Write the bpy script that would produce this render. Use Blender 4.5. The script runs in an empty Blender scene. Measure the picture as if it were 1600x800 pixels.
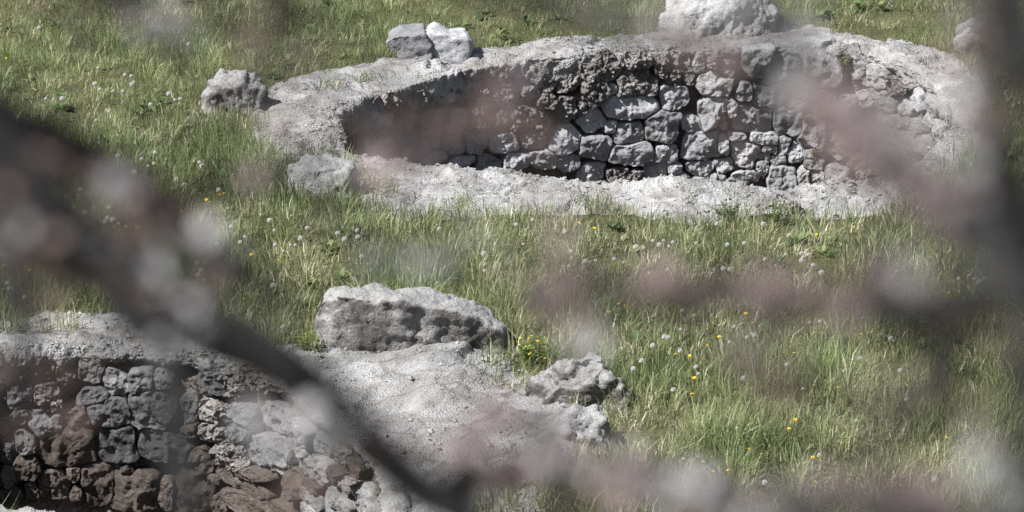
import bpy, bmesh, math, random
import numpy as np
from mathutils import Vector

S = bpy.context.scene
C = S.collection
random.seed(7)
RNG = np.random.default_rng(7)

# ------------------------------------------------------------------ camera, sky, sun, exposure
H_CAM, PITCH, LENS = 13.0, math.radians(18.0), 190.0
FX = LENS / 36.0 * 1600.0
cam_d = bpy.data.cameras.new('camera')
cam = bpy.data.objects.new('camera', cam_d)
C.objects.link(cam)
S.camera = cam
cam.location = (0, 0, H_CAM)
cam.rotation_euler = (math.pi / 2 - PITCH, 0, 0)
cam_d.lens = LENS
cam_d.sensor_width = 36.0
cam_d.clip_start = 0.1
cam_d.clip_end = 1500.0
cam_d.dof.use_dof = True
cam_d.dof.focus_distance = 41.5
cam_d.dof.aperture_fstop = 6.6

SUN_AZ = math.radians(-121.0)      # compass angle of the sun, measured from +Y towards +X
SUN_EL = math.radians(50.0)
w = bpy.data.worlds.new('World')
S.world = w
w.use_nodes = True
nt = w.node_tree
sky = nt.nodes.new('ShaderNodeTexSky')
sky.sky_type = 'NISHITA'
sky.sun_disc = False
sky.sun_elevation = SUN_EL
sky.sun_rotation = SUN_AZ
nt.nodes['Background'].inputs['Strength'].default_value = 0.052
hsv = nt.nodes.new('ShaderNodeHueSaturation')      # sky blue partly desaturated for a neutral white balance
hsv.inputs['Saturation'].default_value = 0.7
nt.links.new(sky.outputs[0], hsv.inputs['Color'])
nt.links.new(hsv.outputs[0], nt.nodes['Background'].inputs['Color'])
sun_d = bpy.data.lights.new('sun', 'SUN')
sun_d.energy = 5.0
sun_d.angle = math.radians(0.5)
sun_d.color = (1.0, 0.985, 0.96)
sun = bpy.data.objects.new('sun', sun_d)
C.objects.link(sun)
sdir = Vector((math.sin(SUN_AZ) * math.cos(SUN_EL), math.cos(SUN_AZ) * math.cos(SUN_EL), math.sin(SUN_EL)))
sun.rotation_euler = sdir.to_track_quat('Z', 'Y').to_euler()
sun.location = (-20, 40, 30)
S.view_settings.view_transform = 'Standard'
S.view_settings.look = 'None'
S.view_settings.exposure = 1.25
S.view_settings.gamma = 1.0
S.cycles.use_denoising = True
S.cycles.denoising_prefilter = 'FAST'

# ------------------------------------------------------------------ rays through the photograph
FWD = np.array([0, math.cos(PITCH), -math.sin(PITCH)])
UPV = np.array([0, math.sin(PITCH), math.cos(PITCH)])
EYE = np.array([0, 0, H_CAM])


def ray(x, y):
    return FWD + np.array([1.0, 0, 0]) * ((x - 800.0) / FX) - UPV * ((y - 400.0) / FX)


def G(x, y, z=0.0):
    """where the line of sight through a pixel meets the level z"""
    d = ray(x, y)
    t = (z - H_CAM) / d[2]
    return EYE + d * t


def near(x, y, dist):
    return EYE + ray(x, y) * dist


# ------------------------------------------------------------------ noise
def _h(i, j, k, seed):
    n = (i.astype(np.int64) * 374761393 + j.astype(np.int64) * 668265263 + k.astype(np.int64) * 2147483647 + seed * 974711) & 0xFFFFFFFF
    n = ((n ^ (n >> 13)) * 1274126177) & 0xFFFFFFFF
    n = ((n ^ (n >> 16)) * 2246822519) & 0xFFFFFFFF
    return ((n ^ (n >> 15)) & 0xFFFFFF) / float(0xFFFFFF)


def vnoise(p, seed=0):
    f = np.floor(p)
    t = p - f
    t = t * t * t * (t * (t * 6 - 15) + 10)
    i, j, k = f[:, 0], f[:, 1], f[:, 2]
    r = 0
    for a in (0, 1):
        for b in (0, 1):
            for c in (0, 1):
                wgt = (t[:, 0] if a else 1 - t[:, 0]) * (t[:, 1] if b else 1 - t[:, 1]) * (t[:, 2] if c else 1 - t[:, 2])
                r = r + wgt * _h(i + a, j + b, k + c, seed)
    return r * 2 - 1


def fbm(p, scale=1.0, octv=4, seed=0, gain=0.5):
    r, a, q = 0, 1.0, p * scale
    for o in range(octv):
        r = r + a * vnoise(q + o * 17.3, seed + o)
        a *= gain
        q = q * 2.03
    return r


def cells(p, scale=1.0, seed=0):
    """distance to the nearest jittered point and that cell's random value"""
    q = p * scale
    f = np.floor(q)
    best = np.full(len(q), 9.0)
    rnd = np.zeros(len(q))
    for a in (-1, 0, 1):
        for b in (-1, 0, 1):
            for c in (-1, 0, 1):
                i, j, k = f[:, 0] + a, f[:, 1] + b, f[:, 2] + c
                cx = i + _h(i, j, k, seed)
                cy = j + _h(i, j, k, seed + 1)
                cz = k + _h(i, j, k, seed + 2)
                d = (q[:, 0] - cx) ** 2 + (q[:, 1] - cy) ** 2 + (q[:, 2] - cz) ** 2
                m = d < best
                best = np.where(m, d, best)
                rnd = np.where(m, _h(i, j, k, seed + 3), rnd)
    return np.sqrt(best), rnd


def pts2(x, y):
    return np.stack([x, y, np.zeros_like(x)], 1)


# ------------------------------------------------------------------ objects
def mesh_np(name, verts, faces, mat=None, smooth=True, col=None):
    """faces: list of arrays (n,3) / (n,4)"""
    me = bpy.data.meshes.new(name)
    verts = np.asarray(verts, dtype=np.float32)
    faces = [np.asarray(f, dtype=np.int32) for f in faces if len(f)]
    me.vertices.add(len(verts))
    me.vertices.foreach_set('co', verts.ravel())
    loops = np.concatenate([f.ravel() for f in faces])
    tot = np.concatenate([np.full(len(f), f.shape[1], np.int32) for f in faces])
    start = np.concatenate([[0], np.cumsum(tot)[:-1]]).astype(np.int32)
    me.loops.add(len(loops))
    me.loops.foreach_set('vertex_index', loops)
    me.polygons.add(len(tot))
    me.polygons.foreach_set('loop_start', start)
    me.polygons.foreach_set('loop_total', tot)
    me.polygons.foreach_set('use_smooth', np.full(len(tot), smooth, bool))
    if col is not None:
        at = me.color_attributes.new('tint', 'FLOAT_COLOR', 'POINT')
        at.data.foreach_set('color', np.asarray(col, np.float32).ravel())
    me.update(calc_edges=True)
    if mat:
        me.materials.append(mat)
    return me


def link(name, me, parent=None):
    o = bpy.data.objects.new(name, me)
    C.objects.link(o)
    if parent is not None:
        o.parent = parent
    return o


def tag(o, label=None, cat=None, group=None, kind=None):
    for k, v in (('label', label), ('category', cat), ('group', group), ('kind', kind)):
        if v:
            o[k] = v
    return o


def empty(name, loc, label, cat, group=None):
    o = bpy.data.objects.new(name, None)
    C.objects.link(o)
    o.location = loc
    o.empty_display_size = 0.2
    return tag(o, label, cat, group)


def child(name, me, parent):
    """mesh given in world coordinates, kept under a parent that is only translated"""
    me.transform(__import__('mathutils').Matrix.Translation(-parent.location))
    return link(name, me, parent)


# ------------------------------------------------------------------ materials
def new_mat(name):
    m = bpy.data.materials.new(name)
    m.use_nodes = True
    n = m.node_tree
    b = n.nodes['Principled BSDF']
    b.inputs['Roughness'].default_value = 0.9
    b.inputs['Specular IOR Level'].default_value = 0.2
    return m, n, b


def nd(n, t, **kw):
    o = n.nodes.new(t)
    for k, v in kw.items():
        if k in o.inputs:
            o.inputs[k].default_value = v
        else:
            setattr(o, k, v)
    return o


def ramp(n, stops):
    r = n.nodes.new('ShaderNodeValToRGB')
    e = r.color_ramp.elements
    while len(e) < len(stops):
        e.new(0.5)
    for q, (p, c) in zip(e, stops):
        q.position = p
        q.color = (*c, 1) if len(c) == 3 else c
    return r


def mix(n, a, b, fac, mode='MIX'):
    x = n.nodes.new('ShaderNodeMix')
    x.data_type = 'RGBA'
    x.blend_type = mode
    for s, v in ((6, a), (7, b), (0, fac)):
        if hasattr(v, 'links'):
            n.links.new(v, x.inputs[s])
        elif isinstance(v, (int, float)):
            x.inputs[s].default_value = v
        else:
            x.inputs[s].default_value = (*v, 1)
    return x.outputs[2]


def stone_mat(name, c_dark, c_mid, c_light, stain, lichen=(0.5, 0.5, 0.47), lich_amt=0.5, fine=60, bump=0.5, pits=0.0, stain_amt=0.5, rnd=0.35, speck=0.35, top=None, stain_at=.5, slab=0.0):
    m, n, b = new_mat(name)
    tc = nd(n, 'ShaderNodeNewGeometry')
    P = tc.outputs['Position']
    oi = nd(n, 'ShaderNodeObjectInfo')

    def noise(scale, detail=6, rough=0.6):
        t = nd(n, 'ShaderNodeTexNoise', Scale=scale, Detail=detail, Roughness=rough)
        n.links.new(P, t.inputs['Vector'])
        return t.outputs['Fac']
    big = noise(4.0, 8, 0.62)
    r1 = ramp(n, [(0.28, c_dark), (0.48, c_mid), (0.68, c_light)])
    n.links.new(big, r1.inputs[0])
    # weather stains
    r2 = ramp(n, [(stain_at, (0, 0, 0)), (0.72, (1, 1, 1))])
    n.links.new(noise(2.3, 5), r2.inputs[0])
    mul = nd(n, 'ShaderNodeMath', operation='MULTIPLY')
    n.links.new(r2.outputs[0], mul.inputs[0])
    mul.inputs[1].default_value = stain_amt
    c = mix(n, r1.outputs[0], stain, mul.outputs[0])
    # lichen flecks
    r3 = ramp(n, [(0.58, (0, 0, 0)), (0.66, (1, 1, 1))])
    n.links.new(noise(22, 5, 0.7), r3.inputs[0])
    mul2 = nd(n, 'ShaderNodeMath', operation='MULTIPLY')
    n.links.new(r3.outputs[0], mul2.inputs[0])
    mul2.inputs[1].default_value = lich_amt
    c = mix(n, c, lichen, mul2.outputs[0])
    # fine dark grain
    r4 = ramp(n, [(0.3, (0.45, 0.45, 0.45)), (0.5, (1, 1, 1))])
    fn = noise(fine, 4, 0.7)
    n.links.new(fn, r4.inputs[0])
    c = mix(n, c, r4.outputs[0], 0.8, 'MULTIPLY')
    # dark specks of gravel and holes
    sv = nd(n, 'ShaderNodeTexVoronoi', Scale=fine * 1.1)
    n.links.new(P, sv.inputs['Vector'])
    r5 = ramp(n, [(0.08, (1 - speck,) * 3), (0.30, (1, 1, 1))])
    n.links.new(sv.outputs['Distance'], r5.inputs[0])
    c = mix(n, c, r5.outputs[0], 1.0, 'MULTIPLY')
    if top:        # paler colour on faces that point upward
        sx = nd(n, 'ShaderNodeSeparateXYZ')
        n.links.new(tc.outputs['Normal'], sx.inputs[0])
        ad = nd(n, 'ShaderNodeMath', operation='ADD')
        n.links.new(sx.outputs['Z'], ad.inputs[0])
        n.links.new(big, ad.inputs[1])
        rt = ramp(n, [(0.70, (0, 0, 0)), (1.0, (.9, .9, .9))])
        sc = nd(n, 'ShaderNodeMath', operation='MULTIPLY')
        n.links.new(ad.outputs[0], sc.inputs[0])
        sc.inputs[1].default_value = 0.86
        n.links.new(sc.outputs[0], rt.inputs[0])
        c = mix(n, c, mix(n, top, r4.outputs[0], 0.7, 'MULTIPLY'), rt.outputs[0])
    if slab:
        wn = nd(n, 'ShaderNodeTexNoise', Scale=2.5, Detail=4.0)
        n.links.new(P, wn.inputs['Vector'])
        ma = nd(n, 'ShaderNodeVectorMath', operation='MULTIPLY_ADD')
        n.links.new(wn.outputs['Color'], ma.inputs[0])
        ma.inputs[1].default_value = (.35, .35, .35)
        n.links.new(P, ma.inputs[2])
        vs = nd(n, 'ShaderNodeTexVoronoi', Scale=2.2)
        n.links.new(ma.outputs[0], vs.inputs['Vector'])
        ms = nd(n, 'ShaderNodeMapRange')
        n.links.new(vs.outputs['Color'], ms.inputs[0])
        ms.inputs[3].default_value = 1 - slab
        ms.inputs[4].default_value = 1 + slab
        ve = nd(n, 'ShaderNodeTexVoronoi', Scale=2.2, feature='DISTANCE_TO_EDGE')
        n.links.new(ma.outputs[0], ve.inputs['Vector'])
        re = ramp(n, [(0.0, (.5, .46, .42)), (0.035, (1, 1, 1))])
        n.links.new(ve.outputs['Distance'], re.inputs[0])
        c = mix(n, c, ms.outputs[0], 1.0, 'MULTIPLY')
        c = mix(n, c, re.outputs[0], .7, 'MULTIPLY')
    # each stone its own tone
    hv = nd(n, 'ShaderNodeMapRange')
    n.links.new(oi.outputs['Random'], hv.inputs[0])
    hv.inputs[3].default_value = 1 - rnd
    hv.inputs[4].default_value = 1 + rnd * 0.6
    cmb = nd(n, 'ShaderNodeCombineColor')
    for i in range(3):
        n.links.new(hv.outputs[0], cmb.inputs[i])
    c = mix(n, c, cmb.outputs[0], 1.0, 'MULTIPLY')
    n.links.new(c, b.inputs['Base Color'])
    bp = nd(n, 'ShaderNodeBump', Strength=bump, Distance=0.03)
    add = nd(n, 'ShaderNodeMath', operation='ADD')
    n.links.new(noise(14, 8, 0.65), add.inputs[0])
    if pits:
        v = nd(n, 'ShaderNodeTexVoronoi', Scale=pits)
        n.links.new(P, v.inputs['Vector'])
        n.links.new(v.outputs['Distance'], add.inputs[1])
    else:
        n.links.new(fn, add.inputs[1])
    n.links.new(add.outputs[0], bp.inputs['Height'])
    n.links.new(bp.outputs[0], b.inputs['Normal'])
    return m


M_LIME = stone_mat('grey_limestone', (0.155, 0.156, 0.165), (0.26, 0.262, 0.272), (0.35, 0.352, 0.36), (0.14, 0.13, 0.122), lich_amt=0.25, fine=50, bump=0.5)
M_PALE = stone_mat('pale_limestone', (0.20, 0.197, 0.195), (0.30, 0.297, 0.295), (0.38, 0.378, 0.376), (0.15, 0.138, 0.13), lich_amt=0.4, fine=60, bump=0.75)
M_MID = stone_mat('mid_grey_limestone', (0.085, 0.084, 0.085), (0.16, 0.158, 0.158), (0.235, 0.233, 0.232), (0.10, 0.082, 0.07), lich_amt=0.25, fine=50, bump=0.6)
M_LIME_SHADE = stone_mat('shade_painted_limestone', (0.05, 0.05, 0.052), (0.095, 0.095, 0.098), (0.16, 0.16, 0.163), (0.07, 0.058, 0.05), lich_amt=0.2, fine=50, bump=0.8)  # limestone darkened in its colour to imitate shade low in the pit
M_SPECK = stone_mat('dark_speckled_rock', (0.04, 0.037, 0.036), (0.11, 0.104, 0.10), (0.25, 0.243, 0.237), (0.055, 0.045, 0.04), (0.36, 0.352, 0.34), lich_amt=0.7, fine=45, bump=1.0, stain_amt=0.7, rnd=.1)
M_RUB = stone_mat('rough_conglomerate', (0.07, 0.064, 0.06), (0.15, 0.14, 0.134), (0.27, 0.258, 0.25), (0.11, 0.078, 0.065), lich_amt=0.45, fine=60, bump=1.0, pits=38)
M_BROWN = stone_mat('shaded_brown_stone', (0.045, 0.037, 0.033), (0.082, 0.067, 0.059), (0.135, 0.113, 0.10), (0.085, 0.06, 0.048), lich_amt=0.15, fine=50, bump=0.8)  # brown stone, darkened a little more to paint in the pit's shade
M_LICH = stone_mat('lichen_boulder', (0.05, 0.046, 0.044), (0.14, 0.132, 0.127), (0.29, 0.283, 0.277), (0.07, 0.057, 0.052), (0.34, 0.333, 0.325), lich_amt=0.7, fine=40, bump=1.0, stain_amt=0.75, rnd=.1, top=(.30, .296, .288))
M_CAP = stone_mat('weathered_mortar', (0.145, 0.143, 0.14), (0.24, 0.238, 0.235), (0.33, 0.328, 0.325), (0.135, 0.122, 0.113), (0.365, 0.363, 0.36), lich_amt=0.3, fine=85, bump=0.5, pits=60, stain_amt=0.85, rnd=0.0, speck=0.6, stain_at=.42, slab=.2)
M_MORTAR = stone_mat('earth_mortar', (0.06, 0.052, 0.045), (0.12, 0.105, 0.09), (0.20, 0.18, 0.16), (0.09, 0.06, 0.05), lich_amt=0.3, fine=50, bump=1.0, pits=30, rnd=0.0)


M_GRIT = stone_mat('loose_grit', (0.13, 0.127, 0.123), (0.25, 0.247, 0.243), (0.38, 0.377, 0.37), (0.12, 0.10, 0.09), lich_amt=0.2, rnd=0.0)


def ground_mat():
    m, n, b = new_mat('meadow_soil')
    tc = nd(n, 'ShaderNodeNewGeometry')
    t = nd(n, 'ShaderNodeTexNoise', Scale=0.9, Detail=8.0, Roughness=0.7)
    t2 = nd(n, 'ShaderNodeTexNoise', Scale=35.0, Detail=5.0, Roughness=0.7)
    for q in (t, t2):
        n.links.new(tc.outputs['Position'], q.inputs['Vector'])
    r = ramp(n, [(0.3, (0.05, 0.052, 0.026)), (0.5, (0.085, 0.092, 0.042)), (0.68, (0.115, 0.112, 0.06)), (0.76, (0.13, 0.11, 0.075))])
    n.links.new(t.outputs['Fac'], r.inputs[0])
    r2 = ramp(n, [(0.3, (0.4, 0.4, 0.4)), (0.65, (1.3, 1.25, 1.1))])
    n.links.new(t2.outputs['Fac'], r2.inputs[0])
    n.links.new(mix(n, r.outputs[0], r2.outputs[0], 1.0, 'MULTIPLY'), b.inputs['Base Color'])
    bp = nd(n, 'ShaderNodeBump', Strength=0.8, Distance=0.05)
    n.links.new(t2.outputs['Fac'], bp.inputs['Height'])
    n.links.new(bp.outputs[0], b.inputs['Normal'])
    return m


def leaf_mat(name, attr=None, color=(0.1, 0.1, 0.1), trans=0.35, rough=0.6, spec=0.25):
    m, n, b = new_mat(name)
    b.inputs['Roughness'].default_value = rough
    b.inputs['Specular IOR Level'].default_value = spec
    tr = nd(n, 'ShaderNodeBsdfTranslucent')
    if attr:
        a = nd(n, 'ShaderNodeAttribute', attribute_name=attr)
        n.links.new(a.outputs['Color'], b.inputs['Base Color'])
        n.links.new(a.outputs['Color'], tr.inputs['Color'])
    else:
        b.inputs['Base Color'].default_value = (*color, 1)
        tr.inputs['Color'].default_value = (*color, 1)
    ms = nd(n, 'ShaderNodeMixShader')
    ms.inputs[0].default_value = trans
    n.links.new(b.outputs[0], ms.inputs[1])
    n.links.new(tr.outputs[0], ms.inputs[2])
    n.links.new(ms.outputs[0], n.nodes['Material Output'].inputs['Surface'])
    return m


M_SOIL = ground_mat()
M_GRASS = leaf_mat('grass_blade', 'tint', trans=0.48, rough=.42, spec=.4)
M_WEED = leaf_mat('weed_leaf', 'tint', trans=0.3)
M_FLUFF = leaf_mat('seed_fluff', None, (0.60, 0.59, 0.57), trans=0.5)
M_STEM = leaf_mat('flower_stem', None, (0.16, 0.17, 0.07), trans=0.1)
M_YELLOW = leaf_mat('yellow_petal', None, (0.75, 0.52, 0.02), trans=0.2)
M_PINK = leaf_mat('pink_petal', None, (0.32, 0.25, 0.25), trans=0.4)
M_WHITE = leaf_mat('pale_petal', None, (0.44, 0.425, 0.43), trans=0.4)
M_RED = leaf_mat('red_young_leaf', None, (0.175, 0.127, 0.115), trans=0.4)


def bark_mat():
    m, n, b = new_mat('grey_bark')
    tc = nd(n, 'ShaderNodeNewGeometry')
    t = nd(n, 'ShaderNodeTexNoise', Scale=28.0, Detail=6.0, Roughness=0.65)
    n.links.new(tc.outputs['Position'], t.inputs['Vector'])
    r = ramp(n, [(0.35, (0.007, 0.0066, 0.0066)), (0.56, (0.014, 0.0132, 0.0132)), (0.74, (0.055, 0.053, 0.053))])
    n.links.new(t.outputs['Fac'], r.inputs[0])
    n.links.new(r.outputs[0], b.inputs['Base Color'])
    bp = nd(n, 'ShaderNodeBump', Strength=0.7, Distance=0.004)
    n.links.new(t.outputs['Fac'], bp.inputs['Height'])
    n.links.new(bp.outputs[0], b.inputs['Normal'])
    return m


M_BARK = bark_mat()

# ------------------------------------------------------------------ plan of the two pits, (outer edge, inner edge) read off the photograph
UP = [((385, 215), (530, 200)), ((398, 168), (536, 178)), ((430, 132), (572, 160)), ((520, 108), (628, 140)), ((600, 96), (692, 120)),
      ((700, 80), (762, 107)), ((830, 62), (860, 97)), ((950, 53), (960, 88)), ((1050, 50), (1060, 82)), ((1150, 48), (1150, 79)),
      ((1235, 47), (1240, 77)), ((1330, 53), (1330, 84)), ((1420, 67), (1400, 102)), ((1505, 95), (1450, 134)), ((1540, 150), (1475, 172)),
      ((1530, 230), (1462, 222)), ((1480, 290), (1422, 264)), ((1400, 322), (1375, 285)), ((1300, 335), (1300, 290)), ((1180, 338), (1180, 290)),
      ((1080, 346), (1080, 289)), ((980, 330), (980, 287)), ((880, 333), (900, 281)), ((780, 331), (800, 271)), ((680, 338), (700, 261)),
      ((600, 330), (620, 252)), ((530, 312), (562, 241)), ((455, 272), (541, 229)), ((408, 243), (531, 214))]
LOW = [((-260, 640), (-180, 640)), ((-200, 560), (-130, 590)), ((-90, 508), (-50, 564)), ((0, 493), (10, 556)), ((100, 489), (105, 551)),
       ((200, 493), (200, 553)), ((300, 507), (290, 557)), ((400, 528), (365, 568)), ((480, 535), (428, 592)), ((590, 512), (482, 628)),
       ((720, 512), (532, 668)), ((800, 545), (570, 702)), ((850, 590), (590, 735)), ((940, 605), (603, 765)), ((962, 645), (610, 800)),
       ((935, 700), (610, 840)), ((890, 750), (590, 880)), ((850, 830), (540, 915)), ((800, 960), (450, 935)), ((600, 1040), (340, 915)),
       ((330, 1030), (230, 865)), ((60, 930), (110, 814)), ((-80, 860), (0, 787)), ((-200, 800), (-100, 760)), ((-270, 720), (-170, 700))]


def spline_closed(P, per=24):
    P = np.asarray(P, float)
    n = len(P)
    out = []
    t = np.linspace(0, 1, per, endpoint=False)[:, None]
    for i in range(n):
        a, b, c, d = P[i - 1], P[i], P[(i + 1) % n], P[(i + 2) % n]
        out.append(0.5 * ((2 * b) + (-a + c) * t + (2 * a - 5 * b + 4 * c - d) * t * t + (-a + 3 * b - 3 * c + d) * t ** 3))
    return np.concatenate(out)


def plan(pairs, per):
    o = spline_closed([G(*a)[:2] for a, b in pairs], per)
    i = spline_closed([G(*b)[:2] for a, b in pairs], per)
    return o, i


def inside(px, py, poly):
    r = np.zeros(len(px), bool)
    x1, y1 = poly[:, 0], poly[:, 1]
    x2, y2 = np.roll(x1, -1), np.roll(y1, -1)
    for a, b, c, d in zip(x1, y1, x2, y2):
        if b == d:
            continue
        m = ((b > py) != (d > py)) & (px < (c - a) * (py - b) / (d - b) + a)
        r ^= m
    return r


UO, UI = plan(UP, 6)
LO, LI = plan(LOW, 6)


def terrain(x, y):
    p = pts2(np.asarray(x, float), np.asarray(y, float))
    h = 0.045 * fbm(p, 0.45, 3, 5) + 0.015 * fbm(p, 2.0, 2, 9)
    s = np.clip((31.0 - p[:, 1]) / 6.0, 0, None)
    rise = np.where(p[:, 1] < 31, 0.378 * (31 - p[:, 1]) - 0.378 * 3 * (1 - np.exp(-s * 2)), 0)
    rise = np.minimum(np.maximum(rise, 0), 11.3 + 0.02 * np.abs(p[:, 0]))
    far = np.clip((p[:, 1] - 60) / 60, 0, None)
    return h + rise + 2.5 * far ** 1.3 * 0.3


def ter1(x, y):
    return float(terrain(np.array([x]), np.array([y]))[0])


def ragged(x, y):
    """how far the mortar of a rim reaches beyond or behind its mean outer edge"""
    return 0.11 * fbm(pts2(x, y), 2.6, 3, 40)


def edge_dist(x, y, poly):
    """signed distance to a closed outline, negative inside"""
    d = np.full(len(x), 1e9)
    a, b = poly, np.roll(poly, -1, 0)
    for p, q in zip(a, b):
        e = q - p
        t = np.clip(((x - p[0]) * e[0] + (y - p[1]) * e[1]) / (e @ e), 0, 1)
        d = np.minimum(d, (x - p[0] - t * e[0]) ** 2 + (y - p[1] - t * e[1]) ** 2)
    d = np.sqrt(d)
    return np.where(inside(x, y, poly), -d, d)


# ------------------------------------------------------------------ ground sheet
def build_ground():
    def axis(lo, a, b, hi, fine):
        mid = np.arange(a, b + 1e-6, fine)
        left = a - np.geomspace(fine, a - lo, 26)[::-1]
        right = b + np.geomspace(fine, hi - b, 26)
        return np.concatenate([left, mid, right])
    xs = axis(-600, -7.5, 7.5, 600, 0.11)
    ys = axis(-600, 31.0, 53.0, 900, 0.11)
    X, Y = np.meshgrid(xs, ys)
    x, y = X.ravel(), Y.ravel()
    z = terrain(x, y)
    near_ = (np.abs(x) < 9) & (y > 30) & (y < 54)
    for O in (UO, LO):
        sd = np.full(len(x), 9.0)
        sd[near_] = edge_dist(x[near_], y[near_], O)
        z = z - 0.07 * np.clip(-(sd - .02) / .12, 0, 1)
    idx = np.arange(len(x)).reshape(X.shape)
    q = np.stack([idx[:-1, :-1], idx[:-1, 1:], idx[1:, 1:], idx[1:, :-1]], -1).reshape(-1, 4)
    cx, cy = x[q].mean(1), y[q].mean(1)
    keep = np.ones(len(q), bool)
    for O, I in ((UO, UI), (LO, LI)):
        keep &= ~inside(cx, cy, I * 0.42 + O * 0.58)
    me = mesh_np('ground', np.stack([x, y, z], 1), [q[keep]], M_SOIL)
    tag(link('ground', me), kind='structure')


build_ground()


# ------------------------------------------------------------------ rim of a pit: rounded mortar cap with a rough lip
def build_rim(pairs, parent, lipf, seed, label=None, nper=46, humps=()):
    O, I = plan(pairs, nper)
    n = len(O)
    wid = np.linalg.norm(O - I, axis=1)
    nv = 64
    tv = np.linspace(0, 1, nv)
    kt = np.array([0, .05, .12, .30, .50, .66, .76, .82, .88, .94, 1.0])
    kv = np.array([-.03, .0, .03, .33, .66, .88, .98, 1.01, 1.02, 1.01, .97])
    kz = np.array([-.12, -.03, .015, .035, .05, .045, .03, .0, -.35, -.7, -1.0])
    v = np.interp(tv, kt, kv)
    zz = np.interp(tv, kt, kz)
    px = O[:, None, :] * (1 - v)[None, :, None] + I[:, None, :] * v[None, :, None]
    lip = np.array([lipf(k / n) for k in range(n)])
    base = terrain(px[:, :, 0].ravel(), px[:, :, 1].ravel()).reshape(n, nv) * np.clip(1.5 - tv * 1.9, 0, 1)[None, :]
    z = np.where((tv > .82)[None, :], zz[None, :] * lip[:, None], zz[None, :] + base)
    V = np.concatenate([px, z[:, :, None]], 2).reshape(-1, 3)
    # normals by finite differences
    A = V.reshape(n, nv, 3)
    du = np.roll(A, -1, 0) - np.roll(A, 1, 0)
    dv = np.gradient(A, axis=1)
    N = np.cross(du, dv).reshape(-1, 3)
    N /= np.linalg.norm(N, axis=1)[:, None] + 1e-9
    flip = np.sign(N.reshape(n, nv, 3)[:, nv // 3, 2]).mean()
    N *= flip
    t = np.tile(tv, n)
    amp = np.clip(t * 8, 0, 1)
    d = 0.030 * fbm(V, 2.2, 4, seed) + 0.014 * fbm(V, 9, 3, seed + 3)
    c1, r1 = cells(V, 26, seed)
    patch = np.clip(.5 + 1.3 * fbm(V, 1.7, 3, seed + 61), .15, 1)
    d += 0.007 * (0.55 - c1) * r1 * 1.6 * patch + 0.007 * fbm(V, 19, 3, seed + 5) * patch
    c2, r2 = cells(V, 11, seed + 8)
    lipm = np.clip((t - .60) * 5, 0, 1)
    c3, r3 = cells(V, 24, seed + 9)
    d += lipm * (0.042 * (0.5 - c2) * r2 + 0.03 * (0.5 - c3) * (.3 + r3) + 0.028 * fbm(V, 6, 4, seed + 20))
    # shallow broken-away ledges
    led = fbm(V * np.array([1, 1, 0.3]), 1.1, 3, seed + 31)
    d -= 0.05 * np.clip((led - .25) * 9, 0, 1) * (t < .7)
    V = V + N * (d * amp)[:, None]
    for hx, hy, hr, hh in humps:
        g = G(hx, hy)
        V[:, 2] += hh * np.exp(-((V[:, 0] - g[0]) ** 2 + ((V[:, 1] - g[1]) * 0.8) ** 2) / hr ** 2) * (t < .8)
    # worn slabs in the mortar, each a little higher or lower than the next
    wv = V + .12 * np.stack([fbm(V, 2.5, 3, seed + 71), fbm(V, 2.5, 3, seed + 72), 0 * t], 1)
    cs_, rs_ = cells(wv * np.array([1, 1, .05]), 1.7, seed + 70)
    V[:, 2] += .045 * (rs_ - .5) * (t < .78) * np.clip(t * 6, 0, 1)
    # ragged outer edge
    rag = np.clip(1 - t / .14, 0, 1) * ragged(V[:, 0], V[:, 1])
    out = np.repeat((O - I) / wid[:, None], nv, 0)
    V[:, :2] += out * rag[:, None]
    idx = np.arange(n * nv).reshape(n, nv)
    nx = np.roll(idx, -1, 0)
    q = np.stack([idx[:, :-1], nx[:, :-1], nx[:, 1:], idx[:, 1:]], -1).reshape(-1, 4)
    if flip < 0:
        q = q[:, ::-1]
    return child('rim', mesh_np('rim', V, [q], M_CAP), parent)


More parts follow.
